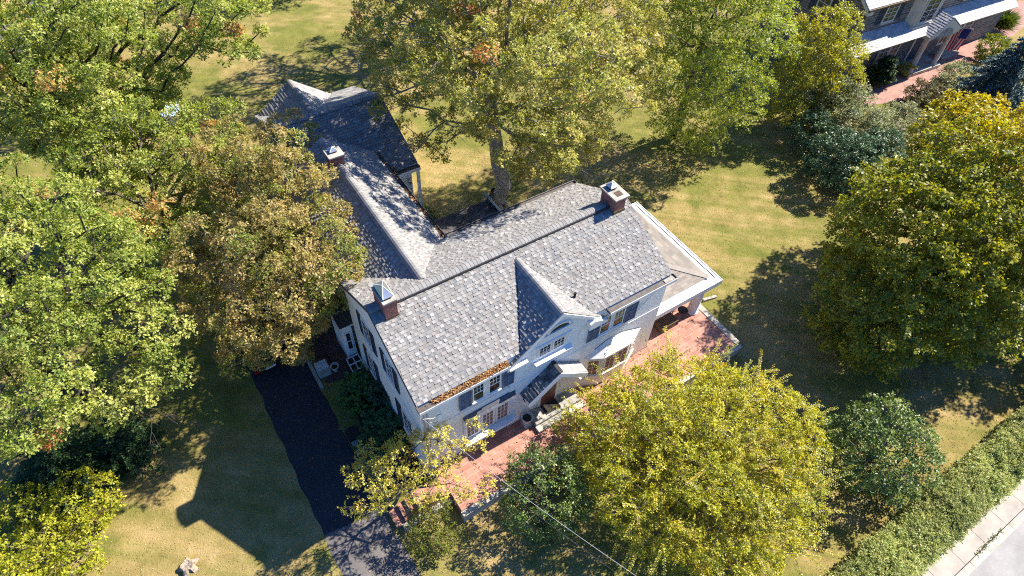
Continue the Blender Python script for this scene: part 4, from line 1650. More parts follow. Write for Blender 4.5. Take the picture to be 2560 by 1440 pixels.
broad_tree("oak_tree", "large bright green oak at the back left with orange sprays and a dark forked trunk", "tree", (-8.9, 28.6, 0), (-8.6, 27.6, 6.0), 0.5,
           [(-5.2, 25.8, 9.0, 3.8), (-1.6, 25.9, 10.2, 2.1), (-7.9, 26.0, 8.0, 3.7), (1.0, 23.6, 11.0, 2.3), (-8.3, 29.2, 9.0, 3.3), (-6.5, 23.1, 7.0, 3.2), (-4.6, 24.4, 7.0, 2.2)], 23,
           spacing=1.0, cr=0.78, tips=42, lpt=9, L=0.14, pal=G_OAK, bark="bark_dark", keep=0.95, clump_pal=RUST, clump_p=0.06, fork=0.5, shell=0.4, dead=[((-7.5, 23.5, 6), (0.3, -0.8, -0.2), 3, 0.05), ((-2.2, 22.5, 6.5), (0.6, -0.8, -0.1), 3, 0.05)])
broad_tree("oak_tree", "light green oak in the middle of the left hand grove beside the bronze tree", "tree", (-6.2, 19.9, 0), (-5.6, 19.4, 4.2), 0.36,
           [(-4.7, 19.7, 6.0, 3.4), (-2.6, 17.6, 5.2, 2.4), (-4.6, 14.8, 5.0, 2.0), (-7.0, 18.4, 6.0, 2.9), (-1.7, 21.5, 6.0, 1.9), (-2.9, 22.8, 7.4, 1.4)], 25, spacing=1.05, cr=0.72, tips=42, lpt=9, L=0.13, pal=G_OAK, keep=0.93, clump_pal=RUST, clump_p=0.04, fork=0.4, shell=0.42, dead=[((-4.5, 16, 4.6), (0.6, -0.8, -0.1), 2.2, 0.04)])
broad_tree("oak_tree", "front yellow green oak with drooping leafy limbs at the left edge", "tree", (-12.6, 12.6, 0), (-12.0, 11.6, 6.0), 0.42,
           [(-9.9, 11.8, 8.0, 3.9), (-11.4, 8.7, 7.0, 3.3), (-8.9, 9.2, 7.0, 2.9), (-8.7, 7.5, 6.2, 1.8), (-10.7, 7.9, 5.9, 2.0), (-10.9, 14.3, 9.0, 3.1), (-7.7, 8.7, 6.0, 1.3), (-12.5, 10.5, 8.5, 3)], 27,
           spacing=1.08, cr=0.72, tips=44, lpt=9, L=0.125, pal=G_OAK, bark="bark_dark", keep=0.92, clump_pal=RUST, clump_p=0.03, fork=0.45, shell=0.42, dead=[((-9.2, 7.6, 5.5), (0.5, -0.8, -0.2), 2.2, 0.04)])
broad_tree("oak_tree", "oak at the top edge behind the lawn in deep shade", "tree", (17.0, 51.0, 0), (17.0, 50.5, 7.0), 0.5,
           [(17, 49, 8, 5), (22, 51, 9, 5), (12, 52, 8, 4.5), (18, 54, 11, 5)], 29, spacing=1.5, cr=1.15, tips=18, lpt=6, L=0.26, pal=G_OAK, keep=0.9, zmin=2, fork=0.4)
broad_tree("oak_tree", "oak standing behind the tall pale trunked oak, shading the far lawn", "tree", (18.0, 32.0, 0), (18.0, 31.8, 7.0), 0.45,
           [(17, 31, 8, 4.2), (20, 34, 9, 4.2), (15, 33, 9, 3.6), (17.5, 32, 12, 4)], 30, spacing=1.2, cr=0.95, tips=18, lpt=7, L=0.2, pal=G_OAK2, keep=0.75, zmin=2, fork=0.4)
broad_tree("oak_tree", "oak crown in the top left corner over the far lawn", "tree", (-9.0, 40.0, 0), (-8.5, 39.5, 6.0), 0.45,
           [(-7, 37, 9, 4.2), (-12, 40, 9, 4), (-2.5, 36.5, 9.5, 3.6), (-8, 41, 12, 4)], 31, spacing=1.3, cr=1.0, tips=20, lpt=7, L=0.2, pal=G_OAK, keep=0.85, clump_pal=RUST, clump_p=0.04, zmin=2, fork=0.4)
broad_tree("forsythia_bush", "lime yellow spreading shrub in the lower left corner of the lawn", "shrub", (-14.0, 5.2, 0), (-14.0, 5.2, 1.0), 0.08,
           [(-14.0, 5.3, 1.5, 1.9, 1.5), (-12.6, 5.9, 1.4, 1.3), (-15.1, 4.5, 1.4, 1.7), (-15.1, 6.2, 1.6, 1.6), (-13.78, 4.3, 1.1, 1.2)], 33, spacing=0.62, cr=0.5, tips=20, lpt=7, L=0.12, pal=[((0.40, 0.42, 0.03), 3), ((0.5, 0.46, 0.035), 3), ((0.25, 0.29, 0.03), 3)], keep=0.95, zmin=0.2, fork=0.1, up=0.5)


# ---- conifers: tiers of drooping boughs set with needles
def conifer(name, label, cat, base, h, r, pal, seed, tiers=12, boughs=9, L=0.09, dens=26, droop=0.25, upright=False, blunt=0.0):
    rng = np.random.default_rng(seed)
    root = thing(name, label, cat, base)
    b = np.array(base, float)
    segs = [([b, b + [0, 0, h * 0.5], b + [0, 0, h * 0.98]], [h * 0.025, h * 0.015, 0.012], 6)]
    P, D, N = [], [], []
    for t in range(tiers):
        f = (t + 0.3) / tiers
        z = h * (0.06 + 0.92 * f)
        R = r * ((1 - f) ** (0.8 if not blunt else blunt)) + 0.08
        nb = max(4, int(boughs * (0.5 + 0.7 * (1 - f))))
        a0 = rng.uniform(0, 6.3)
        for k in range(nb):
            th = a0 + 2 * math.pi * k / nb + rng.normal() * 0.15
            rr = R * rng.uniform(0.75, 1.12)
            d = np.array([math.cos(th), math.sin(th), 0])
            p0 = b + [0, 0, z]
            ts = np.linspace(0, 1, 5)
            lift = 0.6 if upright else -droop
            path = [p0 + d * rr * q + np.array([0, 0, lift * rr * q * q + 0.1 * rr * q]) for q in ts]
            segs.append((path, np.linspace(0.02, 0.006, 5), 3))
            m = int(dens * rr) + 6
            q = rng.uniform(0.15, 1.02, m)
            c = p0[None, :] + d[None, :] * (rr * q)[:, None] + np.stack([0 * q, 0 * q, lift * rr * q * q + 0.1 * rr * q], 1)
            side = np.array([-d[1], d[0], 0])
            wdt = 0.26 * rr * (1.1 - q) * rng.uniform(-1, 1, m)
            c = c + side[None, :] * wdt[:, None]
            for _ in range(7):
                dirs = unit(d[None, :] * 0.8 + side[None, :] * np.sign(wdt)[:, None] * 0.6 + rng.normal(size=(m, 3)) * 0.45 + np.array([0, 0, 0.25]))
                P.append(c + rng.normal(size=(m, 3)) * 0.03)
                D.append(dirs)
                N.append(unit(rng.normal(size=(m, 3)) * 0.5 + np.array([0, 0, 1.0])))
    P = np.concatenate(P)
    D = np.concatenate(D)
    N = np.concatenate(N)
    M = len(P)
    tube_mesh("trunk", segs, "bark_dark", root)
    Ls = L * rng.uniform(0.7, 1.3, M)
    C = pal_pick(rng, pal, M) * rng.uniform(0.8, 1.2, (M, 1))
    ok = P[:, 2] > 0.05
    leaf_mesh("crown", P[ok], D[ok], N[ok], Ls[ok], Ls[ok] * 0.35, C[ok], "needle", root, 0.05)
    return root


conifer("spruce_tree", "blue spruce with spreading boughs below the brick walk", "tree", (50.6, 3.6, 0), 6.6, 3.3, G_SPR, 41, 15, 11, 0.2, 20)
conifer("yew_bush", "dark feathery yew under the oak at the left edge", "shrub", (-13.2, 8.3, 0), 3.6, 2.6, G_YEW, 42, 10, 11, 0.15, 24, 0.1)
conifer("yew_bush", "smaller dark yew on the lawn edge beside the feathery yew", "shrub", (-10.9, 8.2, 0), 2.6, 1.7, G_YEW, 43, 9, 10, 0.13, 26, 0.1)
conifer("juniper_bush", "feathery green juniper against the left wall of the house", "shrub", (-0.75, 5.2, 0), 1.7, 1.25, [((0.09, 0.22, 0.05), 3), ((0.13, 0.28, 0.07), 2), ((0.05, 0.12, 0.035), 2)], 44, 9, 13, 0.11, 34, 0.0, True)
conifer("juniper_bush", "darker spreading juniper at the left front corner of the house", "shrub", (-0.55, 2.6, 0), 1.4, 1.45, [((0.06, 0.15, 0.055), 3), ((0.09, 0.20, 0.07), 2)], 45, 9, 13, 0.11, 34, 0.0, True)
conifer("arborvitae", "dark upright evergreen at the corner of the slate porch roof", "shrub", (46.6, 10.3, 0), 2.4, 0.95, G_YEW, 46, 11, 10, 0.16, 26, -0.3, False, 0.45)
broad_tree("fig_plant", "blue grey broad leaved plant leaning on the left wall", "plant", (-0.35, 4.1, 0), (-0.2, 4.15, 1.2), 0.04, [(-0.05, 4.2, 1.6, 0.45, 0.5)], 47, spacing=0.28, cr=0.25, tips=8, lpt=4, L=0.2, aspect=0.8, pal=[((0.06, 0.11, 0.09), 2), ((0.08, 0.14, 0.07), 1)], keep=1, zmin=0.2, fork=0.2)
broad_tree("shrub", "low green shrub under the rear eave by the oak lawn", "shrub", (7.9, 14.6, 0), (7.9, 14.6, 0.4), 0.03, [(7.6, 13.6, 0.5, 0.7), (7.9, 15.0, 0.45, 0.5), (7.3, 12.4, 0.4, 0.6)], 48, spacing=0.35, cr=0.3, tips=14, lpt=6, L=0.1, pal=G_HOLLY, keep=1, zmin=0.05, fork=0.1)
broad_tree("shrub", "small leafy plant beside the stone house stoop", "shrub", (49.6, 10.0, 0), (49.6, 10.0, 0.4), 0.03, [(49.6, 10.0, 0.55, 0.6)], 49, spacing=0.35, cr=0.32, tips=14, lpt=6, L=0.13, pal=G_OAK, keep=1, zmin=0.05, fork=0.1)
broad_tree("shrub", "bronze leaved shrub on the near edge of the brick walk", "shrub", (47.2, 6.6, 0), (47.2, 6.6, 0.5), 0.04, [(47.0, 6.7, 0.8, 1.35, 0.9)], 50, spacing=0.5, cr=0.4, tips=16, lpt=6, L=0.15, pal=[((0.12, 0.09, 0.05), 3), ((0.17, 0.14, 0.07), 2), ((0.09, 0.11, 0.04), 2)], keep=1, zmin=0.05, fork=0.1)
broad_tree("shrub", "pale green shrub beyond the bronze shrub along the brick walk", "shrub", (52.2, 7.0, 0), (52.2, 7.0, 0.5), 0.04, [(52.2, 7.0, 0.7, 1.3, 0.9), (50.2, 6.8, 0.6, 0.9)], 51, spacing=0.5, cr=0.4, tips=16, lpt=6, L=0.15, pal=G_GREY, keep=1, zmin=0.05, fork=0.1)
broad_tree("shrub", "clipped round lime topped shrub above the blue spruce", "shrub", (58.0, 7.6, 0), (58.0, 7.6, 0.8), 0.05, [(58.0, 7.7, 1.1, 1.2, 1.1)], 52, spacing=0.42, cr=0.34, tips=18, lpt=6, L=0.13, pal=[((0.16, 0.2, 0.02), 3), ((0.24, 0.26, 0.02), 2)], keep=1, zmin=0.05, fork=0.1, shell=0.75)
# ornamental grass: fountain of blades
rng = np.random.default_rng(53)
n_ = 2600
th = rng.uniform(0, 6.283, n_)
rr = rng.uniform(0, 0.5, n_)
gx = thing("ornamental_grass", "fountain of long green grass at the far end of the brick walk", "plant", (64.0, 10.4, 0))
P0 = np.stack([64.0 + rr * np.cos(th), 10.4 + rr * np.sin(th), rng.uniform(0.2, 1.0, n_)], 1)
D0 = np.stack([np.cos(th), np.sin(th), rng.uniform(0.1, 1.5, n_)], 1)
leaf_mesh("blades", P0, D0, unit(rng.normal(size=(n_, 3)) + [0, 0, 1.5]), rng.uniform(0.8, 1.5, n_), np.full(n_, 0.05), pal_pick(rng, [((0.1, 0.15, 0.02), 2), ((0.16, 0.2, 0.03), 2), ((0.05, 0.08, 0.015), 1)], n_), "leaf", gx)


# ---- clipped street hedge, a row of shrubs grown together
def hedge():
    rng = np.random.default_rng(61)
    root = thing("hedge", "long clipped grey green hedge along the pavement", "hedge", (20.0, -13.78, 0))
    n = 5600
    x = rng.uniform(9.0, 42.0, n)
    hgt = 1.5 + 0.10 * np.sin(x * 1.1) + 0.07 * np.sin(x * 2.7 + 1)
    hw = 0.9 + 0.06 * np.sin(x * 1.7 + 2)
    a = rng.uniform(-0.25, math.pi + 0.25, n)
    q = rng.uniform(0.72, 1.0, n)
    e = 0.55
    ca, sa = np.cos(a), np.sin(a)
    y = -13.78 + np.sign(ca) * np.abs(ca) ** e * hw * q
    z = 0.35 + np.sign(sa) * np.abs(sa) ** e * (hgt - 0.35) * q
    cl = np.stack([x, y, np.maximum(z, 0.12)], 1)
    P, D, Nn, Ls, Wd, C, tip, ci = foliage(rng, cl, 0.26, 12, 6, 0.09, 0.5, G_HEDGE, up=0.6)
    tone = 0.85 + 0.3 * (0.5 + 0.5 * np.sin(x * 0.9 + 0.5)) * rng.uniform(0.6, 1.2, n)
    C = C * tone[ci][np.repeat(np.arange(len(tip)), 6)][:, None]
    segs = []
    for xx in np.arange(9.2, 42, 0.55):
        b = np.array([xx, -13.78 + rng.normal() * 0.15, 0])
        for _ in range(5):
            t_ = b + np.array([rng.normal() * 0.3, rng.normal() * 0.35, rng.uniform(0.7, 1.25)])
            segs.append(([b, (b + t_) / 2 + rng.normal(size=3) * 0.05, t_], [0.025, 0.015, 0.006], 4))
    tube_mesh("stems", segs, "bark_dark", root)
    leaf_mesh("foliage", P, D, Nn, Ls, Wd, C, "leaf", root)


hedge()

# ================================================================ the stone house beyond the trees
ANG = math.radians(-5.0)
nb = thing("stone_house", "grey fieldstone house with slate roofs and a columned entrance on the right", "house", (42.7, 11.9, 0), ANG, local=True)
NW = 20.0
mb = MB()
mb.prism([(0, 0, 0), (0, 9, 0), (0, 9, 6.6), (0, 4.5, 9.6), (0, 0, 6.6)], (NW, 0, 0))
mb.build("wall", "field_stone", nb)
NS = [((0.36, 0.36, 0.37), 3), ((0.43, 0.42, 0.42), 3), ((0.3, 0.3, 0.32), 1.5)]
rf = MB()
shingles(rf, [(-0.3, -0.4, 6.65), (NW + 0.3, -0.4, 6.65), (NW + 0.3, 4.5, 9.9), (-0.3, 4.5, 9.9)], NS, expo=0.24, wmin=0.25, wmax=0.36, thick=0.025)
shingles(rf, [(-0.3, 9.4, 6.65), (NW + 0.3, 9.4, 6.65), (NW + 0.3, 4.5, 9.9), (-0.3, 4.5, 9.9)], NS, expo=0.24, wmin=0.25, wmax=0.36)
r_ = rf.build("roof", "slate", nb, tint=True)
mb = MB()
slab(mb, [(-0.3, -0.4, 6.65), (NW + 0.3, -0.4, 6.65), (NW + 0.3, 4.5, 9.9), (-0.3, 4.5, 9.9)])
slab(mb, [(-0.3, 9.4, 6.65), (NW + 0.3, 9.4, 6.65), (NW + 0.3, 4.5, 9.9), (-0.3, 4.5, 9.9)])
mb.build("roof_deck", "cream_paint", r_)
mb = MB()
for x_, y_ in ((1.2, 0.5), (2.4, 1.1), (3.3, 0.4), (4.6, 0.9), (5.8, 0.5)):
    z_ = 6.65 + (y_ + 0.4) * 0.663
    mb.box(x_ - 0.05, x_ + 0.05, y_ - 0.1, y_ + 0.1, z_ + 0.02, z_ + 0.12)
mb.build("snow_guard", "dark_metal", r_)
mb = MB()
mb.box(-0.35, NW + 0.3, -0.52, -0.41, 6.48, 6.62)
mb.tube([(0.1, -0.1, 0.2), (0.1, -0.1, 6.4), (-0.1, -0.45, 6.5)], 0.06, 8)
mb.build("gutter", "flashing", nb)
mb = MB()
mb.box(-0.25, 0.35, -0.42, -0.02, 6.15, 6.47)
mb.prism([(-0.32, -0.4, 6.6), (-0.32, 4.5, 9.84), (-0.32, 4.5, 9.6), (-0.32, -0.4, 6.34)], (-0.05, 0, 0))
mb.build("rake_board", "cream_paint", nb)
Nf = Wall((0, 0, 0), (1, 0, 0), (0, -1, 0))
Nl = Wall((0, 0, 0), (0, 1, 0), (-1, 0, 0))
for a, b in ((2.55, 3.7), (12.2, 13.3), (15.6, 16.7)):
    window(Nf, nb, a, b, 4.95, 6.3, 2, 4, frame=0.12, depth=0.08, mat="cream_paint", mun=0.04)
    shutter(Nf, nb, a - 0.78, a - 0.16, 4.85, 6.38, "shutter_navy")
    shutter(Nf, nb, b + 0.16, b + 0.78, 4.85, 6.38, "shutter_navy")
for a in (3.0, 6.4):
    window(Nl, nb, a, a + 1.0, 4.5, 6.2, 2, 4, frame=0.12, depth=0.08, mat="cream_paint", mun=0.04)
    shutter(Nl, nb, a - 0.78, a - 0.16, 4.4, 6.3, "shutter_navy")
    shutter(Nl, nb, a + 1.16, a + 1.78, 4.4, 6.3, "shutter_navy")
bayp = [(5.5, 0), (5.9, -0.65), (8.0, -0.65), (9.4, 0)]
mb = MB()
mb.prism([(x, y, 4.15) for x, y in bayp], (0, 0, 2.3))
mb.prism([(5.3, 0, 4.0), (5.8, -0.78, 4.0), (8.1, -0.78, 4.0), (9.6, 0, 4.0)], (0, 0, 0.148))
mb.build("bay", "cream_paint", nb)
for i in range(3):
    a = Vector((*bayp[i], 0))
    b = Vector((*bayp[i + 1], 0))
    d = b - a
    L = d.length
    d.normalize()
    Wb = Wall(a, d, (d.y, -d.x, 0))
    if i == 0:
        continue
    window(Wb, nb, 0.3, L - 0.3, 4.45, 6.2, 2, 4, frame=0.1, depth=0.08, mat="cream_paint", mun=0.04)
pp = [(-0.9, -1.35, 3.55), (18.6, -1.35, 3.55), (18.6, -0.01, 4.45), (-0.9, -0.01, 4.45)]
rf = MB()
shingles(rf, pp, NS, expo=0.24, wmin=0.25, wmax=0.4, thick=0.025)
r2 = rf.build("porch_roof", "slate", nb, tint=True)
mb = MB()
slab(mb, pp, 0.15)
mb.build("roof_deck", "cream_paint", r2)
ax_, az_, hx0, hx1 = 8.9, 4.75, 7.0, 10.9
pa = [(hx0, -0.6, 3.5), (hx0, -1.75, 3.5), (ax_, -1.75, az_), (ax_, -0.01, az_)]
pb = [(hx1, -1.75, 3.5), (hx1, -0.6, 3.5), (ax_, -0.01, az_), (ax_, -1.75, az_)]
rf = MB()
shingles(rf, pa, NS, expo=0.22, base=0.03)
shingles(rf, pb, NS, expo=0.22, base=0.03)
r3 = rf.build("portico_roof", "slate", nb, tint=True)
mb = MB()
mb.prism([(hx0, -1.66, 3.45), (hx1, -1.66, 3.45), (ax_, -1.66, az_ - 0.05)], (0, -0.08, 0))
mb.box(hx0 + 0.1, hx1 - 0.1, -1.65, -0.02, 3.2, 3.44)
mb.build("pediment", "cream_paint", r3)
mb = MB()
mb.prism([(7.9, -1.742, 3.22), (9.9, -1.742, 3.22), (9.6, -1.742, 3.75), (8.9, -1.742, 4.0), (8.2, -1.742, 3.75)], (0, -0.02, 0))
mb.build("arch_panel", "stone_grey", r3)
for x_ in (7.5, 10.4):
    mb = MB()
    mb.lathe([(0.26, 0.3), (0.26, 0.42), (0.2, 0.46), (0.17, 3.0), (0.24, 3.08), (0.24, 3.19)], x_, -1.4, 20)
    mb.build("porch_column", "cream_paint", nb, smooth=True)
mb = MB()
mb.box(7.0, 10.95, -1.75, -0.01, 0, 0.3)
mb.build("stoop", "concrete", nb)
mb = MB()
Nf.box(mb, 8.25, 9.75, 0.003, 0.1, 0.31, 3.1)
ds = mb.build("door_surround", "cream_paint", nb)
mb = MB()
Nf.box(mb, 8.5, 9.5, 0.102, 0.14, 0.32, 2.7)
dd_ = mb.build("door", "shutter_navy", nb)
mb = MB()
mb.tube([Nf.p(9.38, 0.14, 1.4), Nf.p(9.38, 0.2, 1.4)], 0.03, 8)
mb.build("handle", "galvanised", dd_)
for a, b in ((4.3, 5.3), (5.6, 6.5), (12.0, 12.9), (13.2, 14.4), (14.7, 15.6)):
    window(Nf, nb, a, b, 1.1, 2.9, 2, 4, frame=0.13, depth=0.1, mat="cream_paint", mun=0.04, back="drape")
mb = MB()
mb.box(12.2, 14.4, -1.0, -0.01, 0, 0.18)
mb.build("cellar_hatch", "concrete", nb)
fp = thing("flag", "striped flag with a blue canton hanging by the stone house entrance", "flag", (55.6, 10.7, 2.3), 0)
mb = MB()
mb.tube([(55.62, 10.72, 2.3), (55.38, 9.1, 2.95)], 0.025, 8)
mb.build("pole", "white_paint", fp)
mb = MB()
A_ = Vector((55.4, 9.2, 2.88))
B_ = Vector((55.6, 10.45, 2.42))
nx, nz = 13, 18
for i in range(nx):
    for j in range(nz):
        def fpnt(i_, j_):
            s_, t_ = i_ / nx, j_ / nz
            p = A_ + (B_ - A_) * (s_ * (1 - 0.35 * t_) + 0.18 * t_)
            p.z = p.z - 1.9 * t_ - 0.15 * s_ * t_
            w_ = 0.10 * t_ * math.sin(s_ * 9 + t_ * 2)
            return (p.x + w_ * 0.6, p.y - w_, p.z)
        mb.cur = (0.62, 0.03, 0.05) if i % 2 == 0 else (0.75, 0.75, 0.75)
        if i < 7 and j < 8:
            mb.cur = (0.03, 0.05, 0.22)
        mb.face([fpnt(i, j), fpnt(i + 1, j), fpnt(i + 1, j + 1), fpnt(i, j + 1)])
# white star dots on the canton
mb.build("cloth", "litter", fp, tint=True, smooth=True)
sheet("path", [(43.0, 11.85), (43.4, 8.7), (46.5, 7.6), (54.7, 8.0), (62, 8.6), (72, 10.2), (72, 12.6), (61.8, 11.5), (61.5, 10.2), (52, 11.05)], 0.01, "walk_brick")
sheet("driveway", [(-13.5, 46), (-16, 56), (-6, 57), (-9.5, 47)], 0.006, "driveway_old")

# ================================================================ things on the terrace and drive
urn = thing("planter_urn", "white footed urn standing on the terrace beside the front door stoop", "planter", (5.14, -0.36, 0.7))
mb = MB()
mb.box(4.93, 5.35, -0.57, -0.15, 0.7, 0.78)
mb.lathe([(0.0, 0.78), (0.17, 0.781), (0.1, 0.86), (0.11, 0.9), (0.2, 1.02), (0.25, 1.22), (0.28, 1.3), (0.3, 1.33), (0.3, 1.36), (0.25, 1.36), (0.23, 1.25), (0.0, 1.2)], 5.14, -0.36, 26)
mb.build("bowl", "ceramic", urn, smooth=False)
mb = MB()
mb.lathe([(0.225, 1.245), (0.0, 1.26)], 5.14, -0.36, 20)
mb.build("potting_soil", "soil", urn)
st = thing("stoop", "pale stone entrance stoop below the slate gable hood", "step", (6.7, -0.5, 0.7))
mb = MB()
mb.box(5.4, 8.0, -0.8, -0.022, 0.7, 1.02)
mb.build("landing", "stone_grey", st, bevel=0.015)
mb = MB()
mb.box(5.34, 8.1, -1.12, -0.802, 0.7, 0.87)
mb.build("tread", "concrete", st, bevel=0.015)
mb = MB()
mb.box(6.1, 6.95, -0.62, -0.12, 1.022, 1.045)
tag(mb.build("door_mat", "mat_dark"), "dark door mat on the stone stoop at the front door", "door mat")

# wicker storage chest on the porch
ch = thing("storage_chest", "brown woven storage chest on the brick patio under the porch roof", "chest", (14.68, 0.55, 0.7))
mb = MB()
mb.box(14.15, 15.2, 0.25, 0.85, 0.7, 1.2)
mb.build("body", "wicker", ch, bevel=0.02)
mb = MB()
mb.box(14.1, 15.25, 0.2, 0.9, 1.202, 1.25)
for i in range(9):
    x_ = 14.17 + i * 0.118
    mb.box(x_, x_ + 0.085, 0.24, 0.86, 1.2502, 1.275)
mb.build("lid", "wicker", ch)
pc = thing("patio_chair", "white cushioned metal patio chair beside the storage chest", "chair", (15.55, 1.15, 0.7), math.radians(25), local=True)
mb = MB()
mb.box(-0.27, 0.27, -0.27, 0.27, 0.4, 0.5)
mb.build("seat", "white_paint", pc, bevel=0.03)
mb = MB()
mb.hexa([(-0.26, 0.25, 0.52), (0.26, 0.25, 0.52), (0.26, 0.33, 0.52), (-0.26, 0.33, 0.52), (-0.26, 0.37, 1.0), (0.26, 0.37, 1.0), (0.26, 0.44, 1.0), (-0.26, 0.44, 1.0)])
mb.build("backrest", "white_paint", pc, bevel=0.02)
for sx in (-1, 1):
    for sy in (-1, 1):
        mb = MB()
        mb.tube([(sx * 0.25, sy * 0.25, 0.4), (sx * 0.29, sy * 0.3, 0)], 0.016, 8)
        mb.build("leg", "dark_metal", pc)
    mb = MB()
    mb.tube([(sx * 0.3, -0.25, 0.4), (sx * 0.31, -0.26, 0.66), (sx * 0.31, 0.3, 0.68)], 0.016, 8)
    mb.build("armrest", "dark_metal", pc)
ct = thing("side_table", "small dark metal table in front of the white patio chair", "table", (15.95, 0.62, 0.7), 0.3, local=True)
mb = MB()
mb.lathe([(0.0, 0.48), (0.28, 0.48), (0.28, 0.5), (0.0, 0.5)], 0, 0, 20)
mb.build("tabletop", "dark_metal", ct)
for k in range(3):
    mb = MB()
    mb.tube([(0.05 * math.cos(k * 2.09), 0.05 * math.sin(k * 2.09), 0.48), (0.24 * math.cos(k * 2.09), 0.24 * math.sin(k * 2.09), 0)], 0.013, 6)
    mb.build("leg", "dark_metal", ct)
mb = MB()
mb.hexa([(18.25, 0.98, 0.02), (19.15, 0.8, 0.02), (19.18, 0.96, 0.02), (18.28, 1.14, 0.02), (18.25, 0.98, 0.14), (19.15, 0.8, 0.1), (19.18, 0.96, 0.1), (18.28, 1.14, 0.14)])
tag(mb.build("board", "wood_grey", bevel=0.01), "weathered board lying on the grass beside the porch column", "board")

# black car under the bronze tree
def car(name, label, loc, rot, paint, lights=True):
    r = thing(name, label, "car", loc, rot, local=True)
    prof_ = [(-2.2, 0.35), (-2.28, 0.6), (-2.22, 0.95), (-1.5, 1.0), (-0.9, 1.42), (0.5, 1.45), (1.2, 1.05), (2.1, 0.88), (2.25, 0.6), (2.2, 0.35)]
    m = MB()
    n = len(prof_)
    w0 = 0.86
    def ring(k):
        return [((w0 if z < 1.02 else w0 - 0.2 * min(1, (z - 1.02) / 0.4)) * k, y, z) for y, z in prof_]
    L_, R_ = ring(-1), ring(1)
    for i in range(n):
        j = (i + 1) % n
        m.face([L_[i], R_[i], R_[j], L_[j]])
    m.face(list(reversed(R_)))
    m.face(L_)
    bd = m.build("body", paint, r, bevel=0.05)
    m = MB()
    m.face([(-0.62, -1.44, 1.06), (0.62, -1.44, 1.06), (0.56, -0.97, 1.4), (-0.56, -0.97, 1.4)])
    m.build("rear_window", "window_glass", r)
    m = MB()
    m.face([(0.62, 1.14, 1.11), (-0.62, 1.14, 1.11), (-0.56, 0.58, 1.43), (0.56, 0.58, 1.43)])
    m.build("windscreen", "window_glass", r)
    for sx in (-1, 1):
        m = MB()
        m.box(sx * 0.7 - 0.12, sx * 0.7 + 0.12, -2.31, -2.24, 0.66, 0.86)
        m.build("tail_light", "tail_red", r)
        for yy in (-1.35, 1.4):
            m = MB()
            x0 = sx * 0.78
            m.tube([(x0 - 0.1, yy, 0.33), (x0 + 0.1, yy, 0.33)], 0.33, 18)
            wh = m.build("wheel", "rubber", r)
            m = MB()
            m.tube([(x0 + sx * 0.1, yy, 0.33), (x0 + sx * 0.112, yy, 0.33)], 0.2, 14)
            m.build("rim", "galvanised", wh)
    m = MB()
    m.box(-0.26, 0.26, -2.315, -2.295, 0.62, 0.76)
    m.build("number_plate", "plate", r)
    return r


car("parked_car", "black car parked on the driveway under the bronze tree", (-4.1, 11.3, 0), 0.06, "car_black")
car("parked_car", "pale blue car half hidden under the back left oak", (-4.3, 33.6, 0), 1.2, "car_blue")

ac = thing("air_conditioner", "pale square air conditioning unit beside the driveway edge", "air conditioner", (-1.95, 7.75, 0))
mb = MB()
mb.box(-2.12, -1.5, 7.45, 8.05, 0.05, 0.72)
mb.build("cabinet", "concrete", ac, bevel=0.02)
mb = MB()
for i in range(9):
    mb.box(-2.08, -1.54, 7.49 + i * 0.06, 7.52 + i * 0.06, 0.722, 0.74)
for i in range(5):
    mb.box(-2.06 + i * 0.12, -2.04 + i * 0.12, 7.48, 8.02, 0.7402, 0.752)
mb.build("grille", "white_paint", ac)
ur = thing("planter", "small white pot beside the air conditioning unit", "planter", (-1.25, 7.6, 0))
mb = MB()
mb.lathe([(0.0, 0.03), (0.13, 0.03), (0.2, 0.3), (0.23, 0.42), (0.2, 0.42), (0.17, 0.34), (0.0, 0.32)], -1.25, 7.6, 20)
mb.build("pot", "ceramic", ur)
mb = MB()
mb.lathe([(0.165, 0.335), (0.0, 0.35)], -1.25, 7.6, 16)
mb.build("potting_soil", "soil", ur)
cf = thing("cold_frame", "glazed cold frame with white bars against the shaded left wall", "cold frame", (-0.2, 7.2, 0))
mb = MB()
mb.prism([(-0.62, 6.75, 0.03), (-0.62, 7.5, 0.03), (-0.62, 7.5, 0.62), (-0.62, 6.75, 0.42)], (0.66, 0, 0))
mb.build("box", "interior", cf)
mb = MB()
def lid_bar(x0, x1, y0, y1):
    za = 0.43 + (y0 - 6.75) * 0.267
    zb = 0.43 + (y1 - 6.75) * 0.267
    mb.hexa([(x0, y0, za), (x1, y0, za), (x1, y1, zb), (x0, y1, zb), (x0, y0, za + 0.03), (x1, y0, za + 0.03), (x1, y1, zb + 0.03), (x0, y1, zb + 0.03)])
for x_ in (-0.63, -0.31, 0.0):
    lid_bar(x_, x_ + 0.05, 6.74, 7.51)
for y_ in (6.74, 7.1, 7.46):
    lid_bar(-0.58, -0.31, y_, y_ + 0.05)
    lid_bar(-0.26, 0.0, y_, y_ + 0.05)
mb.build("sash", "white_paint", cf)
rl = thing("iron_railing", "black iron railing beside the side entrance on the left wall", "railing", (-1.2, 8.6, 0))
mb = MB()
mb.tube([(-1.3, 7.9, 0.0), (-1.3, 7.9, 0.95), (-1.3, 9.8, 0.95), (-1.3, 9.8, 0.0)], 0.022, 8)
mb.build("frame", "dark_metal", rl)
for k in range(8):
    mb = MB()
    mb.tube([(-1.3, 8.1 + k * 0.21, 0.03), (-1.3, 8.1 + k * 0.21, 0.94)], 0.012, 6)
    mb.build("baluster", "dark_metal", rl)
bn = thing("storage_bin", "dark lidded bin with a pale front ledge among the junipers", "bin", (-2.05, 3.35, 0))
mb = MB()
mb.box(-2.28, -1.75, 3.25, 3.75, 0.02, 0.75)
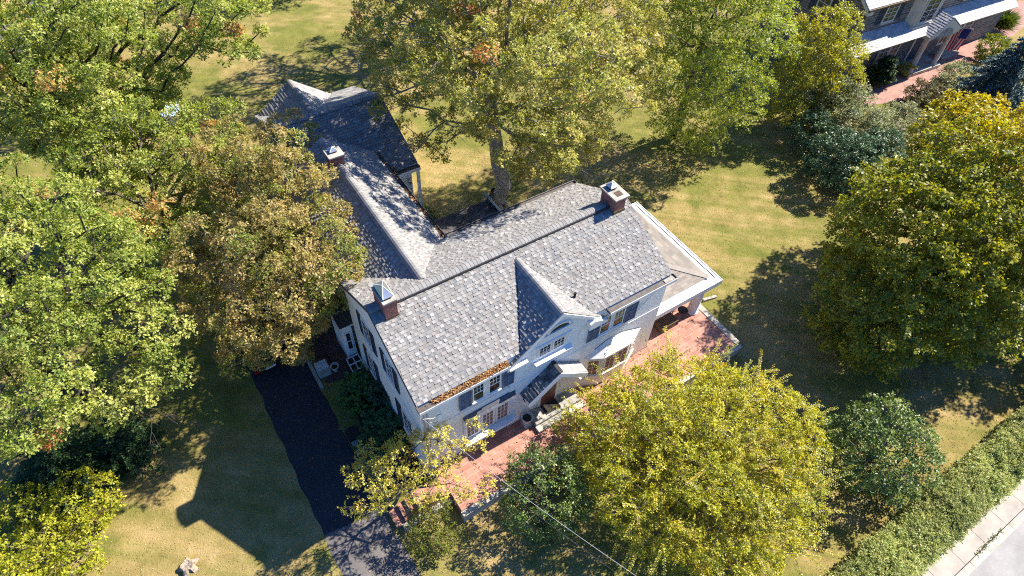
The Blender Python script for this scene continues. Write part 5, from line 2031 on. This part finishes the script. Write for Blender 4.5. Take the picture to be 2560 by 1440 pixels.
mb.build("body", "car_black", bn, bevel=0.03)
mb = MB()
mb.hexa([(-2.31, 3.2, 0.752), (-1.72, 3.2, 0.752), (-1.72, 3.8, 0.752), (-2.31, 3.8, 0.752), (-2.29, 3.23, 0.79), (-1.74, 3.23, 0.79), (-1.74, 3.78, 0.84), (-2.29, 3.78, 0.84)])
mb.build("lid", "rubber", bn)
mb = MB()
mb.box(-2.26, -1.77, 3.0, 3.2, 0.45, 0.52)
mb.build("ledge", "stone_grey", bn)
mb = MB()
pts = []
for i in range(60):
    t_ = i / 59
    pts.append((-2.45 + 0.35 * math.sin(t_ * 5) + 0.5 * t_, 4.4 - 2.6 * t_ + 0.15 * math.sin(t_ * 14), 0.03))
mb.tube(pts, 0.016, 6)
tag(mb.build("garden_hose", "wood_grey"), "thin garden hose trailing along the driveway edge by the junipers", "hose")

# weathered tree stump on the front lawn
rng = np.random.default_rng(71)
mb = MB()
prof_ = [(0.36, 0.0), (0.3, 0.07), (0.26, 0.17), (0.23, 0.24)]
seg = 26
rj = 1 + 0.25 * np.sin(np.arange(seg) * 5 * 2 * math.pi / seg) + rng.normal(size=seg) * 0.08
base_i = len(mb.v)
for k, (r, z) in enumerate(prof_):
    for s_ in range(seg):
        th = 2 * math.pi * s_ / seg
        q = r * (1 + (rj[s_] - 1) * (1.2 - 0.25 * k))
        mb.v.append((-10.15 + q * math.cos(th), 1.85 + q * math.sin(th), z + (rng.normal() * 0.02 if k == 3 else 0)))
for k in range(3):
    for s_ in range(seg):
        q = (s_ + 1) % seg
        mb.f.append((base_i + k * seg + s_, base_i + k * seg + q, base_i + (k + 1) * seg + q, base_i + (k + 1) * seg + s_))
        mb.c.append((1, 1, 1))
mb.v.append((-10.12, 1.88, 0.2))
ci_ = len(mb.v) - 1
for s_ in range(seg):
    mb.f.append((base_i + 3 * seg + s_, base_i + 3 * seg + (s_ + 1) % seg, ci_))
    mb.c.append((1, 1, 1))
simple("stump_wood", (0.34, 0.27, 0.21), 0.95, 0.4, 9, bmp=0.8, bscale=22)
tag(mb.build("tree_stump", "stump_wood"), "weathered pale tree stump on the sunny front lawn", "stump")

# service wires from the house corner towards the street
for nm, a, b, sag_, mt_ in (("utility_wire", (0.05, -0.3, 6.05), (7.1, -18.9, 8.2), 1.25, "wire_pale"), ("utility_wire", (0.02, -0.3, 5.75), (7.0, -19.1, 7.9), 1.55, "wire_black")):
    a = Vector(a)
    b = Vector(b)
    pts = []
    for i in range(41):
        t_ = i / 40
        p = a + (b - a) * t_
        p.z -= sag_ * 4 * t_ * (1 - t_)
        pts.append(p)
    mb = MB()
    mb.tube(pts, 0.008 if mt_ == "wire_pale" else 0.006, 6)
    tag(mb.build(nm, mt_), "pale upper service wire running from the house corner across the bushes" if mt_ == "wire_pale" else "thin dark lower service wire running from the house corner", "wire")

# ================================================================ fallen leaves and rough grass
rng = np.random.default_rng(81)


def litter(name, label, pts, L, pal, spread_n=0.35, lift=0.012):
    n = len(pts)
    th = rng.uniform(0, 6.283, n)
    D = np.stack([np.cos(th), np.sin(th), rng.normal(size=n) * 0.25], 1)
    N = unit(rng.normal(size=(n, 3)) * spread_n + np.array([0, 0, 1.0]))
    P = pts + np.array([0, 0, lift])
    Ls = L * rng.uniform(0.6, 1.3, n)
    o = leaf_mesh(name, P, D, N, Ls, Ls * 0.6, pal_pick(rng, pal, n) * rng.uniform(0.7, 1.2, (n, 1)), "litter", None)
    o["kind"] = "stuff"
    o["label"] = label
    o["category"] = "leaves"
    return o


BROWN = [((0.36, 0.17, 0.06), 3), ((0.45, 0.24, 0.09), 3), ((0.22, 0.10, 0.05), 2), ((0.5, 0.33, 0.15), 1.5)]
n = 1700
gx0 = np.concatenate([rng.uniform(0.6, 4.0, int(n * 0.45)), 4.0 - np.abs(rng.normal(size=n - int(n * 0.45))) * 1.0])
gp = np.stack([np.clip(gx0, 0.05, 4.0), rng.uniform(-0.25, 0.06, n), np.full(n, ZE - 0.09)], 1)
gp[:, 2] = ZE - 0.085 + rng.uniform(0, 0.07, n) + np.maximum(0, gp[:, 1]) * 0.46
litter("fallen_leaves", "orange brown dead leaves filling the left front gutter", gp, 0.09, BROWN, 0.7)
n = 900
wx = np.concatenate([rng.uniform(5.3, 5.55, n // 2), rng.uniform(5.3, 6.6, n - n // 2)])
wy = np.concatenate([rng.uniform(7.8, 15.2, n // 2), 15.45 + rng.uniform(0, 0.4, n - n // 2)])
wz = np.concatenate([np.full(n // 2, zg - 0.06), 4.0 + np.maximum(0, wy[n // 2:] - 15.7) * 0.444 + 0.03])
litter("fallen_leaves", "brown dead leaves caught along the rear wing gutter", np.stack([wx, wy, wz], 1), 0.1, BROWN, 0.6)
n = 380
litter("fallen_leaves", "scattered dry leaves on the brick terrace and patio", np.stack([rng.uniform(0.5, 17, n), np.where(rng.random(n) < 0.6, rng.uniform(-2.3, 0, n), rng.uniform(-2.3, 2.5, n)), np.full(n, 0.705)], 1)[:], 0.1, BROWN)
n = 1700
lx = np.concatenate([rng.uniform(-16, 42, 200), rng.normal(12.5, 3.6, 1500)])
ly = np.concatenate([rng.uniform(-14, 42, 200), rng.normal(14, 2.8, 1500)])
inside = ((lx > -0.6) & (lx < 17.6) & (ly > -2.8) & (ly < 7.8)) | ((lx > -0.2) & (lx < 8.3) & (ly > 7) & (ly < 25)) | ((lx > 8) & (lx < 10.6) & (ly < 11.6) & (ly > 7)) | (ly < -13.9) | ((lx > 42) & (ly > 7.5))
ok = ~inside
litter("fallen_leaves", "dry leaves strewn over the lawns", np.stack([lx[ok], ly[ok], np.full(ok.sum(), 0.02)], 1), 0.07, [((0.5, 0.36, 0.16), 3), ((0.6, 0.47, 0.22), 4), ((0.36, 0.22, 0.1), 1)])
n = 150
litter("fallen_leaves", "a few dry leaves on the black driveway", np.stack([rng.uniform(-4.9, -2.4, n), rng.uniform(-5, 9, n), np.full(n, 0.012)], 1), 0.08, BROWN)

n = 230000
lx = rng.uniform(-17, 46, n)
ly = rng.uniform(-14, 40, n)
inside = ((lx > -0.4) & (lx < 17.5) & (ly > -2.7) & (ly < 7.7)) | ((lx > -0.1) & (lx < 8.2) & (ly > 7) & (ly < 25)) | ((lx > 8) & (lx < 10.5) & (ly < 11.5) & (ly > 7)) | ((lx > -5.05) & (lx < -2.25)) & (ly < 17) | ((lx > -2.3) & (lx < 0.5) & (ly > -1.7) & (ly < 0)) | ((lx > 42.4) & (ly > 7.4))
ok = ~inside & (rng.random(n) < 0.75)
lx, ly = lx[ok], ly[ok]
n = len(lx)
th = rng.uniform(0, 6.283, n)
patch = 0.5 + 0.5 * np.sin(lx * 0.55 + 1.3 * np.sin(ly * 0.31)) * np.sin(ly * 0.47 + 0.9 * np.sin(lx * 0.23))
cg = np.where((rng.random(n) < 0.35 + 0.4 * patch)[:, None], np.array([0.40, 0.31, 0.125]), np.array([0.21, 0.215, 0.05])) * rng.uniform(0.75, 1.3, (n, 1))
g = leaf_mesh("grass", np.stack([lx, ly, np.full(n, -0.005)], 1), np.stack([np.cos(th) * 0.8, np.sin(th) * 0.8, rng.uniform(0.35, 1.0, n)], 1), unit(np.stack([rng.normal(size=n) * 0.6, rng.normal(size=n) * 0.6, np.ones(n)], 1)), rng.uniform(0.035, 0.075, n), rng.uniform(0.015, 0.035, n), cg, "litter", None)
tag(g, "dry tufted blades over the lawns", "grass", kind="stuff")
# weeds along the kerb joint
n = 1500
wxx = rng.uniform(12, 30, n)
kp = np.sin(wxx * 1.7) + 0.6 * np.sin(wxx * 4.1) > 0.2
n = kp.sum()
th = rng.uniform(0, 6.283, n)
g = leaf_mesh("weeds", np.stack([wxx[kp], -15.7 + rng.normal(size=n) * 0.04, np.full(n, 0.1)], 1), np.stack([np.cos(th), np.sin(th), rng.uniform(0.2, 1, n)], 1), unit(rng.normal(size=(n, 3)) * 0.5 + [0, 0, 1.0]), rng.uniform(0.06, 0.14, n), np.full(n, 0.03), pal_pick(rng, [((0.12, 0.16, 0.03), 2), ((0.2, 0.2, 0.06), 1)], n), "litter", None)
tag(g, "weeds growing in the kerb joint", "weeds", kind="stuff")
